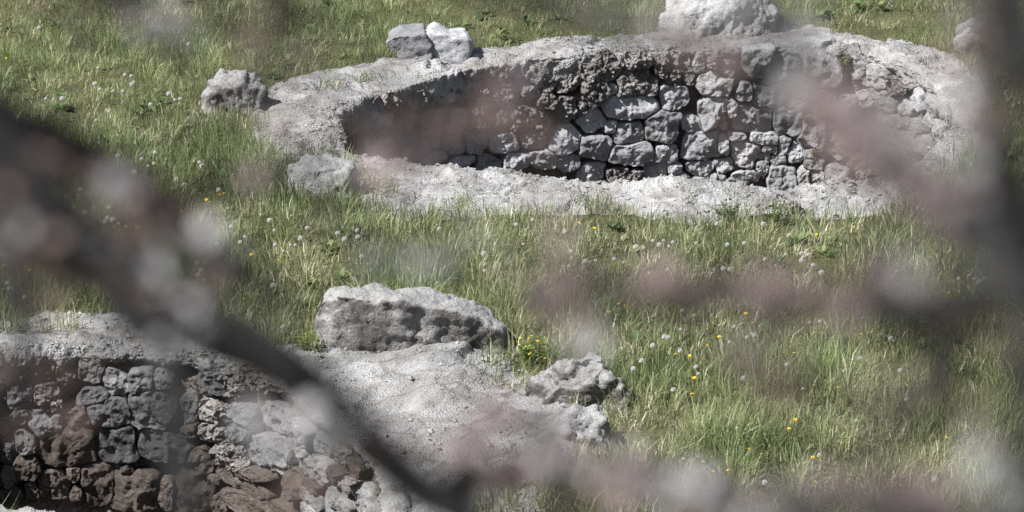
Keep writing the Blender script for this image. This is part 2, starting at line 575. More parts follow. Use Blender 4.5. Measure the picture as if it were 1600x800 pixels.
# ------------------------------------------------------------------ dry-stone face of a pit
class Wall:
    def __init__(self, pairs, depth, batter=0.05):
        _, I = plan(pairs, 40)
        self.I = I
        self.seg = np.linalg.norm(np.roll(I, -1, 0) - I, axis=1)
        self.s = np.concatenate([[0], np.cumsum(self.seg)])
        self.depth, self.batter = depth, batter
        T = np.roll(I, -3, 0) - np.roll(I, 3, 0)
        T /= np.linalg.norm(T, axis=1)[:, None]
        ctr = I.mean(0)
        N = np.stack([-T[:, 1], T[:, 0]], 1)
        if (N * (ctr - I)).sum(1).mean() < 0:
            N = -N
        self.N = N

    def hit(self, x, y):
        """far side of the wall along a pixel's line of sight -> (s, z)"""
        d = ray(x, y)
        I, J = self.I, np.roll(self.I, -1, 0)
        e = J - I
        k = d[:2]
        den = k[0] * e[:, 1] - k[1] * e[:, 0]
        den = np.where(np.abs(den) < 1e-12, 1e-12, den)
        t = (I[:, 0] * e[:, 1] - I[:, 1] * e[:, 0]) / den
        u = (I[:, 0] * k[1] - I[:, 1] * k[0]) / den
        ok = (u >= 0) & (u < 1) & (t > 0)
        if not ok.any():
            return None
        i = np.where(ok, t, -1).argmax()
        return self.s[i] + u[i] * self.seg[i], H_CAM + d[2] * t[i]

    def at(self, s, z, off):
        L = self.s[-1]
        s = np.mod(s, L)
        i = np.clip(np.searchsorted(self.s, s, 'right') - 1, 0, len(self.I) - 1)
        u = ((s - self.s[i]) / self.seg[i])[:, None]
        j = (i + 1) % len(self.I)
        p = self.I[i] * (1 - u) + self.I[j] * u
        n = self.N[i] * (1 - u) + self.N[j] * u
        n /= np.linalg.norm(n, axis=1)[:, None]
        p = p + n * (off - self.batter * z)[:, None]
        return np.concatenate([p, z[:, None]], 1)

    def curtain(self, parent, seed):
        n = int(self.s[-1] / 0.035)
        zs = np.arange(-self.depth - 0.05, -0.01, 0.035)
        s = np.linspace(0, self.s[-1], n, endpoint=False)
        SS, ZZ = np.meshgrid(s, zs, indexing='ij')
        f = SS.ravel(), ZZ.ravel()
        p0 = self.at(f[0], f[1], np.zeros(f[0].size))
        c, r = cells(p0, 8, seed)
        off = -0.09 + 0.06 * (0.5 - c) + 0.03 * fbm(p0, 9, 3, seed)
        V = self.at(f[0], f[1], off)
        idx = np.arange(n * len(zs)).reshape(n, len(zs))
        nx = np.roll(idx, -1, 0)
        q = np.stack([idx[:, :-1], nx[:, :-1], nx[:, 1:], idx[:, 1:]], -1).reshape(-1, 4)
        child('mortar_face', mesh_np('mortar_face', V, [q], M_MORTAR), parent)

    def stones(self, seeds, parent, seed, turn=.14, P=4.5):
        """seeds: (pixel x, pixel y, full width, full height, kind)"""
        rng = np.random.default_rng(seed)
        L = []
        for (x, y, wd, ht, kind) in seeds:
            h = self.hit(x, y)
            a, b = self.hit(x - wd / 2 * .9, y), self.hit(x + wd / 2 * .9, y)
            if h is None:
                continue
            dist = np.linalg.norm(self.at(np.array([h[0]]), np.array([h[1]]), np.array([0.]))[0] - EYE)
            k = dist / FX
            sw = abs(b[0] - a[0]) / .9 if a is not None and b is not None else wd * k
            sw = min(max(sw, wd * k), wd * k * 2.2)
            L.append((h[0], h[1], sw / 2, ht * k / math.cos(PITCH) / 2, kind))
        cs = np.array([[l[0], l[1]] for l in L])
        hw = np.array([[l[2], l[3]] for l in L])
        ph = rng.uniform(-turn, turn, len(L))
        cp, sp = np.cos(ph), np.sin(ph)
        for i, (s0, z0, a, b, kind) in enumerate(L):
            rub = kind == 'r'
            na, rings = (64, 18) if rub else (60, 17)
            th = np.linspace(0, 2 * np.pi, na, endpoint=False)
            dx, dz = np.cos(th), np.sin(th)
            rmax = 1.34 / (np.abs((dx * cp[i] + dz * sp[i]) / a) ** P + np.abs((dz * cp[i] - dx * sp[i]) / b) ** P) ** (1 / P)
            steps = np.linspace(0.03, 1, 50)
            px = s0 + dx[:, None] * rmax[:, None] * steps
            pz = z0 + dz[:, None] * rmax[:, None] * steps
            mine = steps * 1.34
            nb = [j for j in range(len(L)) if j != i and abs(cs[j, 0] - s0) < (a + hw[j, 0]) * 1.6 and abs(cs[j, 1] - z0) < (b + hw[j, 1]) * 1.6]
            R = rmax.copy()
            for j in nb:
                qx, qz = px - cs[j, 0], pz - cs[j, 1]
                dj = (np.abs((qx * cp[j] + qz * sp[j]) / hw[j, 0]) ** P + np.abs((qz * cp[j] - qx * sp[j]) / hw[j, 1]) ** P) ** (1 / P)
                bad = dj < mine[None, :]
                first = np.where(bad.any(1), bad.argmax(1), len(steps) - 1)
                R = np.minimum(R, rmax * steps[first])
            # corners broken off, joint left open
            R = 0.7 * R + 0.15 * (np.roll(R, 1) + np.roll(R, -1))
            mm = min(a, b)
            for kx in range(4):
                an = rng.uniform(0, 2 * np.pi)
                ca, sa = np.cos(an), np.sin(an)
                sup = (np.abs(a * ca) ** 1.6 + np.abs(b * sa) ** 1.6) ** (1 / 1.6) * rng.uniform(.86, 1.15)
                den = dx * ca + dz * sa
                R = np.minimum(R, np.where(den > .05, sup / np.maximum(den, .05), 9))
            wob = fbm(np.stack([np.cos(th) * 1.5 + i * 3.1, np.sin(th) * 1.5, np.full(na, i * 1.7)], 1), 1.0, 3, seed)
            R = np.maximum(R * (0.985 + 0.06 * wob) - 0.002, 0.012)
            f = np.concatenate([np.linspace(0.1, 0.82, rings - 6), [0.88, 0.93, 0.965, 0.985, 1.0, 0.97]])
            bulge = min(mm, .16) * rng.uniform(.28, .52)
            prof = (1 - np.clip(f, 0, 1) ** 8) ** 0.8 * bulge
            prof[-2:] = [-0.035, -0.14]
            ss = s0 + np.outer(f, R * dx)
            zq = z0 + np.outer(f, R * dz)
            off = np.repeat(prof[:, None], na, 1)
            # dressed faces: random planes cut the bulge
            u, v = (ss - s0) / a, (zq - z0) / b
            for kx in range(6):
                an = rng.uniform(0, 2 * np.pi)
                tilt = rng.uniform(.15, 1.0)
                lim = bulge * (rng.uniform(.62, 1.1) - tilt * (u * np.cos(an) + v * np.sin(an)))
                off = np.where(off > 0, np.minimum(off, np.maximum(lim, off * 0.1)), off)
            off = off + rng.uniform(-.03, .04)
            ss = np.concatenate([[s0], ss.ravel()])
            zq = np.concatenate([[z0], zq.ravel()])
            of = np.concatenate([[off[0].mean()], off.ravel()])
            pw = np.stack([ss + i * 7.7, zq, of * .5], 1)
            if rub:
                c, r = cells(pw, 24, seed + i)
                of = of + 0.06 * (0.5 - c) * (.3 + r) + 0.035 * fbm(pw, 10, 3, seed + i)
            else:
                warp = pw + 0.03 * np.stack([fbm(pw, 9, 2, seed + 1), fbm(pw, 9, 2, seed + 2), np.zeros(len(pw))], 1)
                mq = min(max(mm, .07), .13)
                c, r = cells(warp, .75 / mq, seed + i)
                rid = 1 - np.abs(fbm(pw, .9 / mq, 4, seed + i))
                of = of + min(mm, .15) * (.22 * (r - .5) + .28 * (rid - .8)) + 0.011 * fbm(pw, 18, 4, seed + i, .6)
            V = self.at(ss, zq, of)
            nr = len(f)
            idx = 1 + np.arange(nr * na).reshape(nr, na)
            nxt = np.roll(idx, -1, 1)
            q = np.stack([idx[:-1], nxt[:-1], nxt[1:], idx[1:]], -1).reshape(-1, 4)
            tri = np.stack([np.zeros(na, int), idx[0], nxt[0]][::1], -1)
            # outward is towards the middle of the pit
            v0, v1, v2 = V[0], V[idx[0, 0]], V[idx[0, 1]]
            nrm = np.cross(v1 - v0, v2 - v0)
            si = np.clip(np.searchsorted(self.s, s0, 'right') - 1, 0, len(self.I) - 1)
            if nrm[:2] @ self.N[si] > 0:
                q = q[:, ::-1]
            else:
                tri = tri[:, ::-1]
            q = q if nrm[:2] @ self.N[si] > 0 else q
            mat = {'r': M_RUB, 's': M_LIME, 'p': M_PALE, 'b': M_BROWN, 'd': M_LIME_SHADE, 'm': M_MID}[kind]
            me = mesh_np('stone', V, [tri, q], mat)
            bm = bmesh.new()
            bm.from_mesh(me)
            bmesh.ops.recalc_face_normals(bm, faces=bm.faces)
            bm.to_mesh(me)
            bm.free()
            child('stone', me, parent)


def zs(ox, oy, k, rows):
    return [(ox + r[0] * k, oy + r[1] * k, r[2] * k, r[3] * k, r[4]) for r in rows]


UP_STONES = zs(900, 60, .3, [
    (535, 105, 110, 90, 's'), (180, 150, 130, 130, 'r'), (330, 105, 140, 80, 'r'), (440, 140, 90, 110, 'r'), (640, 130, 70, 90, 's'),
    (710, 120, 60, 70, 'r'), (545, 200, 140, 90, 'r'), (320, 240, 230, 130, 'r'), (505, 305, 130, 135, 's'), (720, 240, 210, 115, 'p'),
    (790, 165, 90, 80, 's'), (100, 280, 140, 110, 'r'), (195, 265, 50, 55, 's'), (280, 355, 300, 110, 's'), (710, 375, 170, 170, 's'),
    (600, 440, 120, 75, 's'), (810, 360, 60, 90, 's'), (440, 455, 165, 170, 's'), (180, 460, 60, 60, 's'), (270, 490, 165, 125, 's'),
    (80, 430, 140, 110, 's'), (90, 560, 170, 130, 's'), (285, 585, 240, 105, 's'), (465, 590, 120, 95, 's'), (655, 560, 260, 140, 's'),
    (510, 665, 80, 55, 's'), (640, 670, 150, 80, 's'), (770, 655, 110, 80, 's'), (200, 695, 105, 65, 'r'), (295, 710, 95, 65, 'r'),
    (415, 690, 110, 120, 's'), (530, 730, 115, 60, 's'), (690, 735, 190, 60, 's'), (70, 690, 140, 100, 's'), (20, 340, 60, 100, 'r'),
]) + zs(1120, 60, .3, [
    (180, 410, 220, 140, 's'), (370, 420, 160, 150, 's'), (240, 515, 160, 55, 's'), (95, 503, 100, 35, 's'), (22, 410, 62, 120, 's'),
    (25, 545, 70, 120, 's'), (150, 600, 140, 150, 'p'), (272, 567, 90, 40, 's'), (350, 545, 60, 90, 's'), (250, 610, 70, 50, 's'),
    (320, 628, 90, 50, 's'), (415, 595, 100, 105, 's'), (520, 485, 160, 150, 'p'), (640, 530, 140, 160, 'p'), (510, 620, 120, 95, 'p'),
    (230, 668, 75, 100, 's'), (160, 705, 150, 60, 's'), (340, 705, 165, 110, 's'), (455, 705, 80, 100, 'p'), (530, 715, 90, 75, 'p'),
    (650, 715, 150, 100, 'p'), (120, 738, 120, 40, 's'), (20, 725, 60, 60, 's'), (450, 270, 140, 80, 'p'), (560, 330, 150, 130, 'p'), (560, 150, 220, 210, 'p'),
    (350, 150, 170, 150, 's'), (210, 110, 170, 130, 's'), (270, 300, 180, 110, 's'), (680, 380, 130, 130, 'p'), (730, 630, 120, 100, 'r'),
    (790, 715, 100, 80, 'r'), (140, 270, 80, 80, 's'), (770, 520, 120, 120, 'p'), (400, 350, 100, 60, 's'),
]) + zs(1230, 20, .3623, [
    (320, 240, 85, 110, 'p'), (385, 275, 115, 100, 'p'), (490, 255, 95, 50, 'p'), (475, 315, 85, 75, 'r'), (395, 350, 80, 55, 'p'),
    (435, 390, 90, 60, 'p'), (510, 405, 75, 100, 'p'), (570, 360, 70, 90, 'p'), (545, 310, 60, 55, 'r'), (615, 400, 90, 70, 'p'),
    (450, 460, 90, 70, 'p'), (340, 370, 60, 70, 's'), (540, 480, 90, 60, 'p'), (620, 470, 80, 70, 'p'), (390, 530, 110, 80, 's'),
    (480, 560, 100, 90, 'p'), (420, 630, 110, 90, 'r'), (560, 560, 90, 80, 'p'),
]) + zs(660, 80, .2625, [
    (60, 395, 130, 100, 'p'), (690, 410, 130, 140, 'r'), (520, 390, 180, 140, 'r'), (460, 530, 170, 110, 's'), (650, 530, 130, 95, 's'),
    (850, 530, 165, 150, 's'), (870, 340, 170, 120, 'r'), (740, 290, 110, 80, 'r'), (870, 200, 130, 90, 'r'), (640, 250, 110, 70, 'r'),
    (340, 400, 150, 130, 'r'), (200, 420, 100, 120, 's'), (520, 270, 130, 80, 'r'), (390, 270, 120, 90, 'r'), (260, 270, 130, 90, 'r'), (120, 280, 130, 90, 'r'),
    (-40, 300, 140, 90, 'r'), (-90, 420, 140, 110, 's'), (-230, 420, 130, 110, 's'), (-180, 300, 120, 90, 'r'), (-330, 400, 120, 120, 's'),
    (310, 540, 130, 110, 's'), (170, 550, 140, 110, 's'), (20, 540, 140, 120, 's'), (-130, 550, 140, 100, 's'), (-280, 530, 140, 100, 's'),
    (700, 640, 150, 90, 's'), (540, 650, 150, 90, 's'), (380, 660, 150, 90, 's'), (870, 660, 150, 90, 's'), (220, 650, 130, 80, 's'), (60, 640, 140, 80, 's'),
    (1000, 130, 110, 90, 'r'), (760, 190, 90, 70, 'r'),
])
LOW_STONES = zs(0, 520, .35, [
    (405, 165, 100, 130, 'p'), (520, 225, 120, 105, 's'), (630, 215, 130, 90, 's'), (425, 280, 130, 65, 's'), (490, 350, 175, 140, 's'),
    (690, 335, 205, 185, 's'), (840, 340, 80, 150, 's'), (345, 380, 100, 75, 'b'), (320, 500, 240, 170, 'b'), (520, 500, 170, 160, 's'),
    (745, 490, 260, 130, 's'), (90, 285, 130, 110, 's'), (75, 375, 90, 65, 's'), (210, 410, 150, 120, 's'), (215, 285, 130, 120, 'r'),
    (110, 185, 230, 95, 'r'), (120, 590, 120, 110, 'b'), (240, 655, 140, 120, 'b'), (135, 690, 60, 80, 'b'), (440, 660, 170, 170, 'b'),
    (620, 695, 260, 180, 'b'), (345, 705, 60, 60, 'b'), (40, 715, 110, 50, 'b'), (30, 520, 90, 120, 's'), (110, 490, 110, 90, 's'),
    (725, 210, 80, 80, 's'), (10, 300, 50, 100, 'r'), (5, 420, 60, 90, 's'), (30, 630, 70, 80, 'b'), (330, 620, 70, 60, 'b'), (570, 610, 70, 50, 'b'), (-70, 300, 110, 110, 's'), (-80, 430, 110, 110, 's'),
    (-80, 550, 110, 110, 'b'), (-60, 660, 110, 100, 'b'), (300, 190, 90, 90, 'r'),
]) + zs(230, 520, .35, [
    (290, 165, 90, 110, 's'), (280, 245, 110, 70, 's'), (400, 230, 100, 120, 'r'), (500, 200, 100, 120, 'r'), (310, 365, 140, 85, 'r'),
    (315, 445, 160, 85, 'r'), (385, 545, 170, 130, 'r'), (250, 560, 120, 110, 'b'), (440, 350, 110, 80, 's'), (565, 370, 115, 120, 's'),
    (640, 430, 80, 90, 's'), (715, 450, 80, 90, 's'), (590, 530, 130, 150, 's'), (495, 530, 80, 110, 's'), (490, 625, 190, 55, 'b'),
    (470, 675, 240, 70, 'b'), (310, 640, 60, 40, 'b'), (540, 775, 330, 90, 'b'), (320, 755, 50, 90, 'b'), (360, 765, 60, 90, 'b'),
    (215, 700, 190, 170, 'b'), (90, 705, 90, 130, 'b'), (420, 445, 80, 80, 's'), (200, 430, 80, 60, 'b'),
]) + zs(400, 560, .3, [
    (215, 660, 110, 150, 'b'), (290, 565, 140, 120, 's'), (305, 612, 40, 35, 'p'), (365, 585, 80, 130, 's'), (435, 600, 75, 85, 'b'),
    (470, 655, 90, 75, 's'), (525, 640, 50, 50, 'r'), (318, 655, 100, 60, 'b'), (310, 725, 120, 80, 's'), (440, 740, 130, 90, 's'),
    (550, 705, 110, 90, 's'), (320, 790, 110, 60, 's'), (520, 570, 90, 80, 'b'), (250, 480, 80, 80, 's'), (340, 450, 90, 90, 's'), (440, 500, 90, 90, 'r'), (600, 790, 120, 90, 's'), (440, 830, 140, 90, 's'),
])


LOW_STONES = [(a, b, c, d, ('d' if b > 605 and a < 400 else 'm') if k == 's' else 'm' if k == 'p' and a > 400 else k) for a, b, c, d, k in LOW_STONES]  # low left grey stones recoloured darker, shade painted into the stone


def lip_up(k):
    # k runs round the plan from the left end over the far side
    far_left = 0.05 < k < 0.26
    return 0.24 if far_left else (0.06 if k < 0.58 else 0.22)


def lip_low(k):
    return 0.10 if k < 0.6 else 0.2


def build_pit(name, pairs, stones, depth, lipf, seed, label, humps=()):
    I = plan(pairs, 6)[1]
    c = I.mean(0)
    e = empty(name, (c[0], c[1], 0), label, 'stone pit', 'stone lined pits in the meadow')
    build_rim(pairs, e, lipf, seed, humps=humps)
    wl = Wall(pairs, depth)
    wl.curtain(e, seed + 1)
    wl.stones(stones, e, seed + 2, *((.14, 4.5) if seed == 100 else (.34, 2.9)))
    # earth at the bottom
    n = 60
    J = wl.I[::max(1, len(wl.I) // 160)]
    rings = np.linspace(0.0, 1.06, 40)
    V = [[*(c + (J[k] - c) * r), -depth] for r in rings[1:] for k in range(len(J))]
    V = np.array([[c[0], c[1], -depth]] + V)
    V[:, 2] += 0.08 * fbm(V, 1.6, 4, seed) + 0.03 * fbm(V, 9, 3, seed + 2)
    m = len(J)
    idx = 1 + np.arange((len(rings) - 1) * m).reshape(-1, m)
    nx = np.roll(idx, -1, 1)
    q = np.stack([idx[:-1], nx[:-1], nx[1:], idx[1:]], -1).reshape(-1, 4)
    tri = np.stack([np.zeros(m, int), idx[0], nx[0]], -1)
    tag(link('pit_floor', mesh_np('pit_floor', V, [tri, q], M_MORTAR)), kind='structure')
    return e, wl


pit_u, wall_u = build_pit('stone_pit', UP, UP_STONES, 1.55, lip_up, 100, 'large round pit with pale mortar rim and grey stone wall, farther up the meadow')
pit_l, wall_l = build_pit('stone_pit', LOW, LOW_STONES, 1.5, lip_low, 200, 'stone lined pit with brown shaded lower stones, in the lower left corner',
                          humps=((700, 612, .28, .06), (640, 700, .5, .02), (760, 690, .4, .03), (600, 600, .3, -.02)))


# ------------------------------------------------------------------ loose grit lying on the rims
def build_gravel():
    octa = np.array([[1, 0, 0], [-1, 0, 0], [0, 1, 0], [0, -1, 0], [0, 0, 1], [0, 0, -1]], float)
    of = np.array([[0, 2, 4], [2, 1, 4], [1, 3, 4], [3, 0, 4], [2, 0, 5], [1, 2, 5], [3, 1, 5], [0, 3, 5]])
    V, F = [], []
    b = 0
    for e in (pit_u, pit_l):
        rim = [c for c in C.objects if c.parent == e and c.name.startswith('rim')][0]
        P = np.empty(len(rim.data.vertices) * 3, np.float32)
        rim.data.vertices.foreach_get('co', P)
        P = P.reshape(-1, 64, 3)[:, 7:52].reshape(-1, 3) + np.array(e.location)
        P = P[(np.abs(P[:, 0]) < 6) & (P[:, 1] > 33.5)]
        m = fbm(P, 1.6, 3, 77) + RNG.normal(0, .35, len(P))
        P = P[np.argsort(-m)[:len(P) // 3]]
        P = P[RNG.choice(len(P), 4500, replace=False)]
        R = np.clip(RNG.gamma(1.3, .0055, len(P)), .003, .035)
        v = octa[None] * RNG.uniform(.55, 1.2, (len(P), 6, 1)) + RNG.normal(0, .14, (len(P), 6, 3))
        a = RNG.uniform(0, 6.28, len(P))
        c_, s_ = np.cos(a)[:, None], np.sin(a)[:, None]
        v = np.stack([v[:, :, 0] * c_ - v[:, :, 1] * s_, v[:, :, 0] * s_ + v[:, :, 1] * c_, v[:, :, 2] * .7], 2)
        v = v * R[:, None, None] + P[:, None] + np.array([0, 0, .3]) * R[:, None, None]
        V.append(v.reshape(-1, 3))
        F.append((of[None] + (np.arange(len(P)) * 6)[:, None, None] + b).reshape(-1, 3))
        b += len(P) * 6
    tag(link('gravel', mesh_np('gravel', np.concatenate(V), F, M_GRIT, False)), kind='stuff')


build_gravel()

# ------------------------------------------------------------------ boulders
def rock_mesh(chunks, mat, seed, rough=1.0, vox=0.028, pit=0.0):
    """chunks: list of lists of hull points (x right, y away, z up), metres; joined into one rough rock"""
    bm = bmesh.new()
    for pts in chunks:
        vs = [bm.verts.new(p) for p in pts]
        r = bmesh.ops.convex_hull(bm, input=vs)
        bmesh.ops.delete(bm, geom=[g for g in r['geom_interior'] if isinstance(g, bmesh.types.BMVert)], context='VERTS')
    me = bpy.data.meshes.new('rock')
    bm.to_mesh(me)
    bm.free()
    o = bpy.data.objects.new('rock_source', me)
    C.objects.link(o)
    rm = o.modifiers.new('r', 'REMESH')
    rm.mode = 'VOXEL'
    rm.voxel_size = vox
    sm = o.modifiers.new('s', 'SMOOTH')
    sm.iterations = 2
    sm.factor = 0.5
    dg = bpy.context.evaluated_depsgraph_get()
    ev = bpy.data.meshes.new_from_object(o.evaluated_get(dg))
    bpy.data.objects.remove(o)
    n = len(ev.vertices)
    V = np.empty(n * 3, np.float32)
    N = np.empty(n * 3, np.float32)
    ev.vertices.foreach_get('co', V)
    ev.vertices.foreach_get('normal', N)
    V, N = V.reshape(-1, 3).astype(float), N.reshape(-1, 3)
    p = V + seed * 3.3
    rid = 1 - np.abs(fbm(p, 2.6, 4, seed))
    d = rough * (0.03 * fbm(p, 2.0, 3, seed + 4) + 0.03 * (rid - .72) + 0.020 * fbm(p, 8, 4, seed + 7, .62))
    if pit:
        c, r = cells(p * np.array([1, 1, .7]), 7, seed)
        d -= pit * np.clip(.42 - c, 0, 1) * (r > .35)
        c, r = cells(p, 17, seed + 5)
        d -= pit * .5 * np.clip(.45 - c, 0, 1)
    wp = p + 0.08 * np.stack([fbm(p, 5, 2, seed + 21), fbm(p, 5, 2, seed + 22), fbm(p, 5, 2, seed + 23)], 1)
    c, r = cells(wp, 3.6, seed + 31)
    c2, r2 = cells(wp, 9.0, seed + 32)
    d += rough * (.035 * (r - .5) + .022 * (r2 - .5)) + .012 * rough * fbm(p, 26, 3, seed + 33, .6)
    V = V + N * d[:, None]
    ev.vertices.foreach_set('co', V.astype(np.float32).ravel())
    ev.polygons.foreach_set('use_smooth', np.ones(len(ev.polygons), bool))
    ev.materials.clear()
    ev.materials.append(mat)
    ev.update()
    return ev


def boulder(px, py, chunks, mat, seed, label, name='boulder', zoff=0.0, scl=1.0, **kw):
    """placed with its origin at the ground point seen at (px, py); hull coordinates are in photograph pixels at that distance"""
    g = G(px, py, 0.03)
    k = np.linalg.norm(g - EYE) / FX * scl
    ch = [[(a * k, b * k, c * k / math.cos(PITCH)) for a, b, c in pts] for pts in chunks]
    me = rock_mesh(ch, mat, seed, **kw)
    o = link(name, me)
    o.location = (g[0], g[1], zoff)
    me.name = name
    return tag(o, label, 'boulder')


def prism(front, back_shift=(0, 0), depth=60, back_scale=0.85, sink=14):
    """front outline in (x, z) pixels extruded away from the viewer"""
    cx = sum(p[0] for p in front) / len(front)
    out = []
    for x, z in front:
        out.append((x, 0, z if z > 0 else z - sink))
        out.append((cx + (x - cx) * back_scale + back_shift[0], depth, z * back_scale + back_shift[1] if z > 0 else z - sink))
    return out


# the long one in the middle
boulder(640, 545, [
    [(-146, -6, -12), (-150, 0, 40), (-144, 0, 80), (-128, 36, 96), (-105, -20, 94), (-60, -28, -12), (-60, -26, 92), (-50, 45, 92), (0, -30, -12), (10, -28, 86), (30, 45, 86),
     (80, -24, -12), (80, -24, 72), (100, 42, 68), (150, -10, -12), (154, -6, 32), (164, 30, 26), (120, 55, 52), (-140, 70, -12), (150, 70, -12), (-110, 75, 60), (20, 80, 60)]],
    M_LICH, 3, 'long low grey boulder on the lower rim, a leafy plant at its left end', rough=.75, vox=.024, pit=.05)
# the cracked pair at the back edge of the upper rim
boulder(656, 96, [prism([(-54, 30), (-48, 38), (-34, 44), (8, 46), (20, 26), (18, 0), (-12, -4), (-40, 14)], depth=85, back_scale=.85)], M_LIME, 11,
        'wedge shaped grey boulder with a flat bright top, left of its cracked neighbour', scl=1.05, rough=.55, vox=.02)
boulder(687, 94, [prism([(-26, 0), (-24, 40), (-14, 48), (12, 44), (14, 0)], depth=80), prism([(8, 0), (8, 34), (14, 40), (42, 40), (50, 28), (46, 6), (34, 0)], depth=80)],
        M_LIME, 12, 'blocky cracked grey boulder on the upper rim, touching the wedge shaped one', rough=.5, vox=.02)
# big pale one cut by the top of the picture
boulder(1122, 52, [[(-92, 0, -12), (-90, 10, 22), (-76, 20, 52), (-40, -30, -10), (-44, -16, 50), (-30, 30, 86), (20, -34, -10), (26, -16, 56), (40, 40, 92), (70, -10, -10),
                    (92, 10, -10), (90, 20, 30), (72, 40, 66), (-60, 90, -10), (70, 100, -10), (0, 100, 80)]],
        M_PALE, 21, 'large pale jagged boulder behind the upper pit, cut by the top of the picture', rough=1.0, vox=.02, pit=.03)
# small one left of the upper pit
boulder(355, 168, [[(-48, 0, -10), (-46, 6, 22), (-30, -16, -10), (-26, -14, 30), (-14, 20, 52), (14, -14, -10), (20, -10, 40), (26, 24, 58), (50, 0, -10), (56, 14, 26), (46, 30, 48),
                    (-30, 60, -10), (44, 66, -10), (0, 60, 44)]],
        M_LICH, 31, 'small dark speckled boulder in the grass left of the upper pit', rough=.9, vox=.02, pit=.04)
# the squarish one on the near left edge of the upper rim
boulder(505, 303, [[(-58, 14, -10), (-58, 22, 50), (-44, 0, -10), (-44, 6, 50), (-30, 50, 66), (8, -10, -10), (2, 0, 56), (10, 50, 64), (46, 0, -10), (44, 10, 46), (50, 40, 52), (56, 60, -10), (-50, 80, -10)]],
        M_PALE, 41, 'square grey boulder on the near left edge of the upper rim, casting a shadow', zoff=-.05, rough=.8, vox=.022)
# two on the right end of the lower rim
boulder(905, 640, [[(-78, 20, -10), (-70, 30, 30), (-40, -6, 20), (-30, 10, 40), (-8, 20, 62), (14, -4, 40), (16, 24, 72), (34, 14, 66), (58, -4, 24), (64, 16, 20), (62, 30, 0), (40, -16, -10),
                    (-30, -20, -10), (64, 10, -10), (-50, 80, -10), (60, 80, -10), (20, 70, 56)]],
        M_LICH, 51, 'dark lichen covered boulder with a peaked top, at the right end of the lower rim', scl=1.28, rough=1.3, vox=.022, pit=.05)
boulder(893, 700, [[(-56, 10, -10), (-44, 6, 22), (-10, -14, 30), (0, 20, 56), (34, 24, 58), (52, 10, 40), (56, 6, -10), (10, -24, -10), (-30, -14, -10), (50, 60, -10), (-40, 60, -10)]],
        M_PALE, 61, 'low pale knobbly rock below the dark peaked boulder, beside tall grass', name='rock', scl=1.12, rough=1.1, vox=.022, pit=.04)
# dark flat stone in the grass edge
boulder(1212, 322, [[(-34, 0, -8), (-30, 4, 8), (-10, -6, 12), (0, 16, 20), (26, 0, 14), (36, 6, 2), (36, 10, -8), (0, -14, -8), (-20, 34, -8), (30, 34, -8)]],
        M_RUB, 71, 'small dark flat stone in the grass below the upper rim', name='rock', rough=.7, vox=.016)
# pair of pale ones at the right edge
boulder(1508, 74, [[(-18, 0, -8), (-16, 4, 20), (0, -8, 24), (8, 16, 32), (30, 0, 14), (32, 10, -8), (0, -12, -8), (0, 40, -8)]],
        M_PALE, 81, 'smooth pale stone in the grass beyond the right end of the upper rim', name='rock', rough=.5, vox=.018)
boulder(1512, 48, [[(-20, 0, -8), (-18, 4, 10), (0, -6, 18), (10, 16, 22), (30, 0, 12), (32, 10, -8), (0, -12, -8), (0, 40, -8)]],
        M_PALE, 82, 'smaller pale stone right behind the smooth one, beyond the upper rim', name='rock', rough=.5, vox=.018)


# ------------------------------------------------------------------ grass
PAL = np.array([[.122, .162, .060], [.200, .220, .105], [.064, .090, .036], [.265, .268, .150], [.44, .405, .285], [.172, .200, .130]])


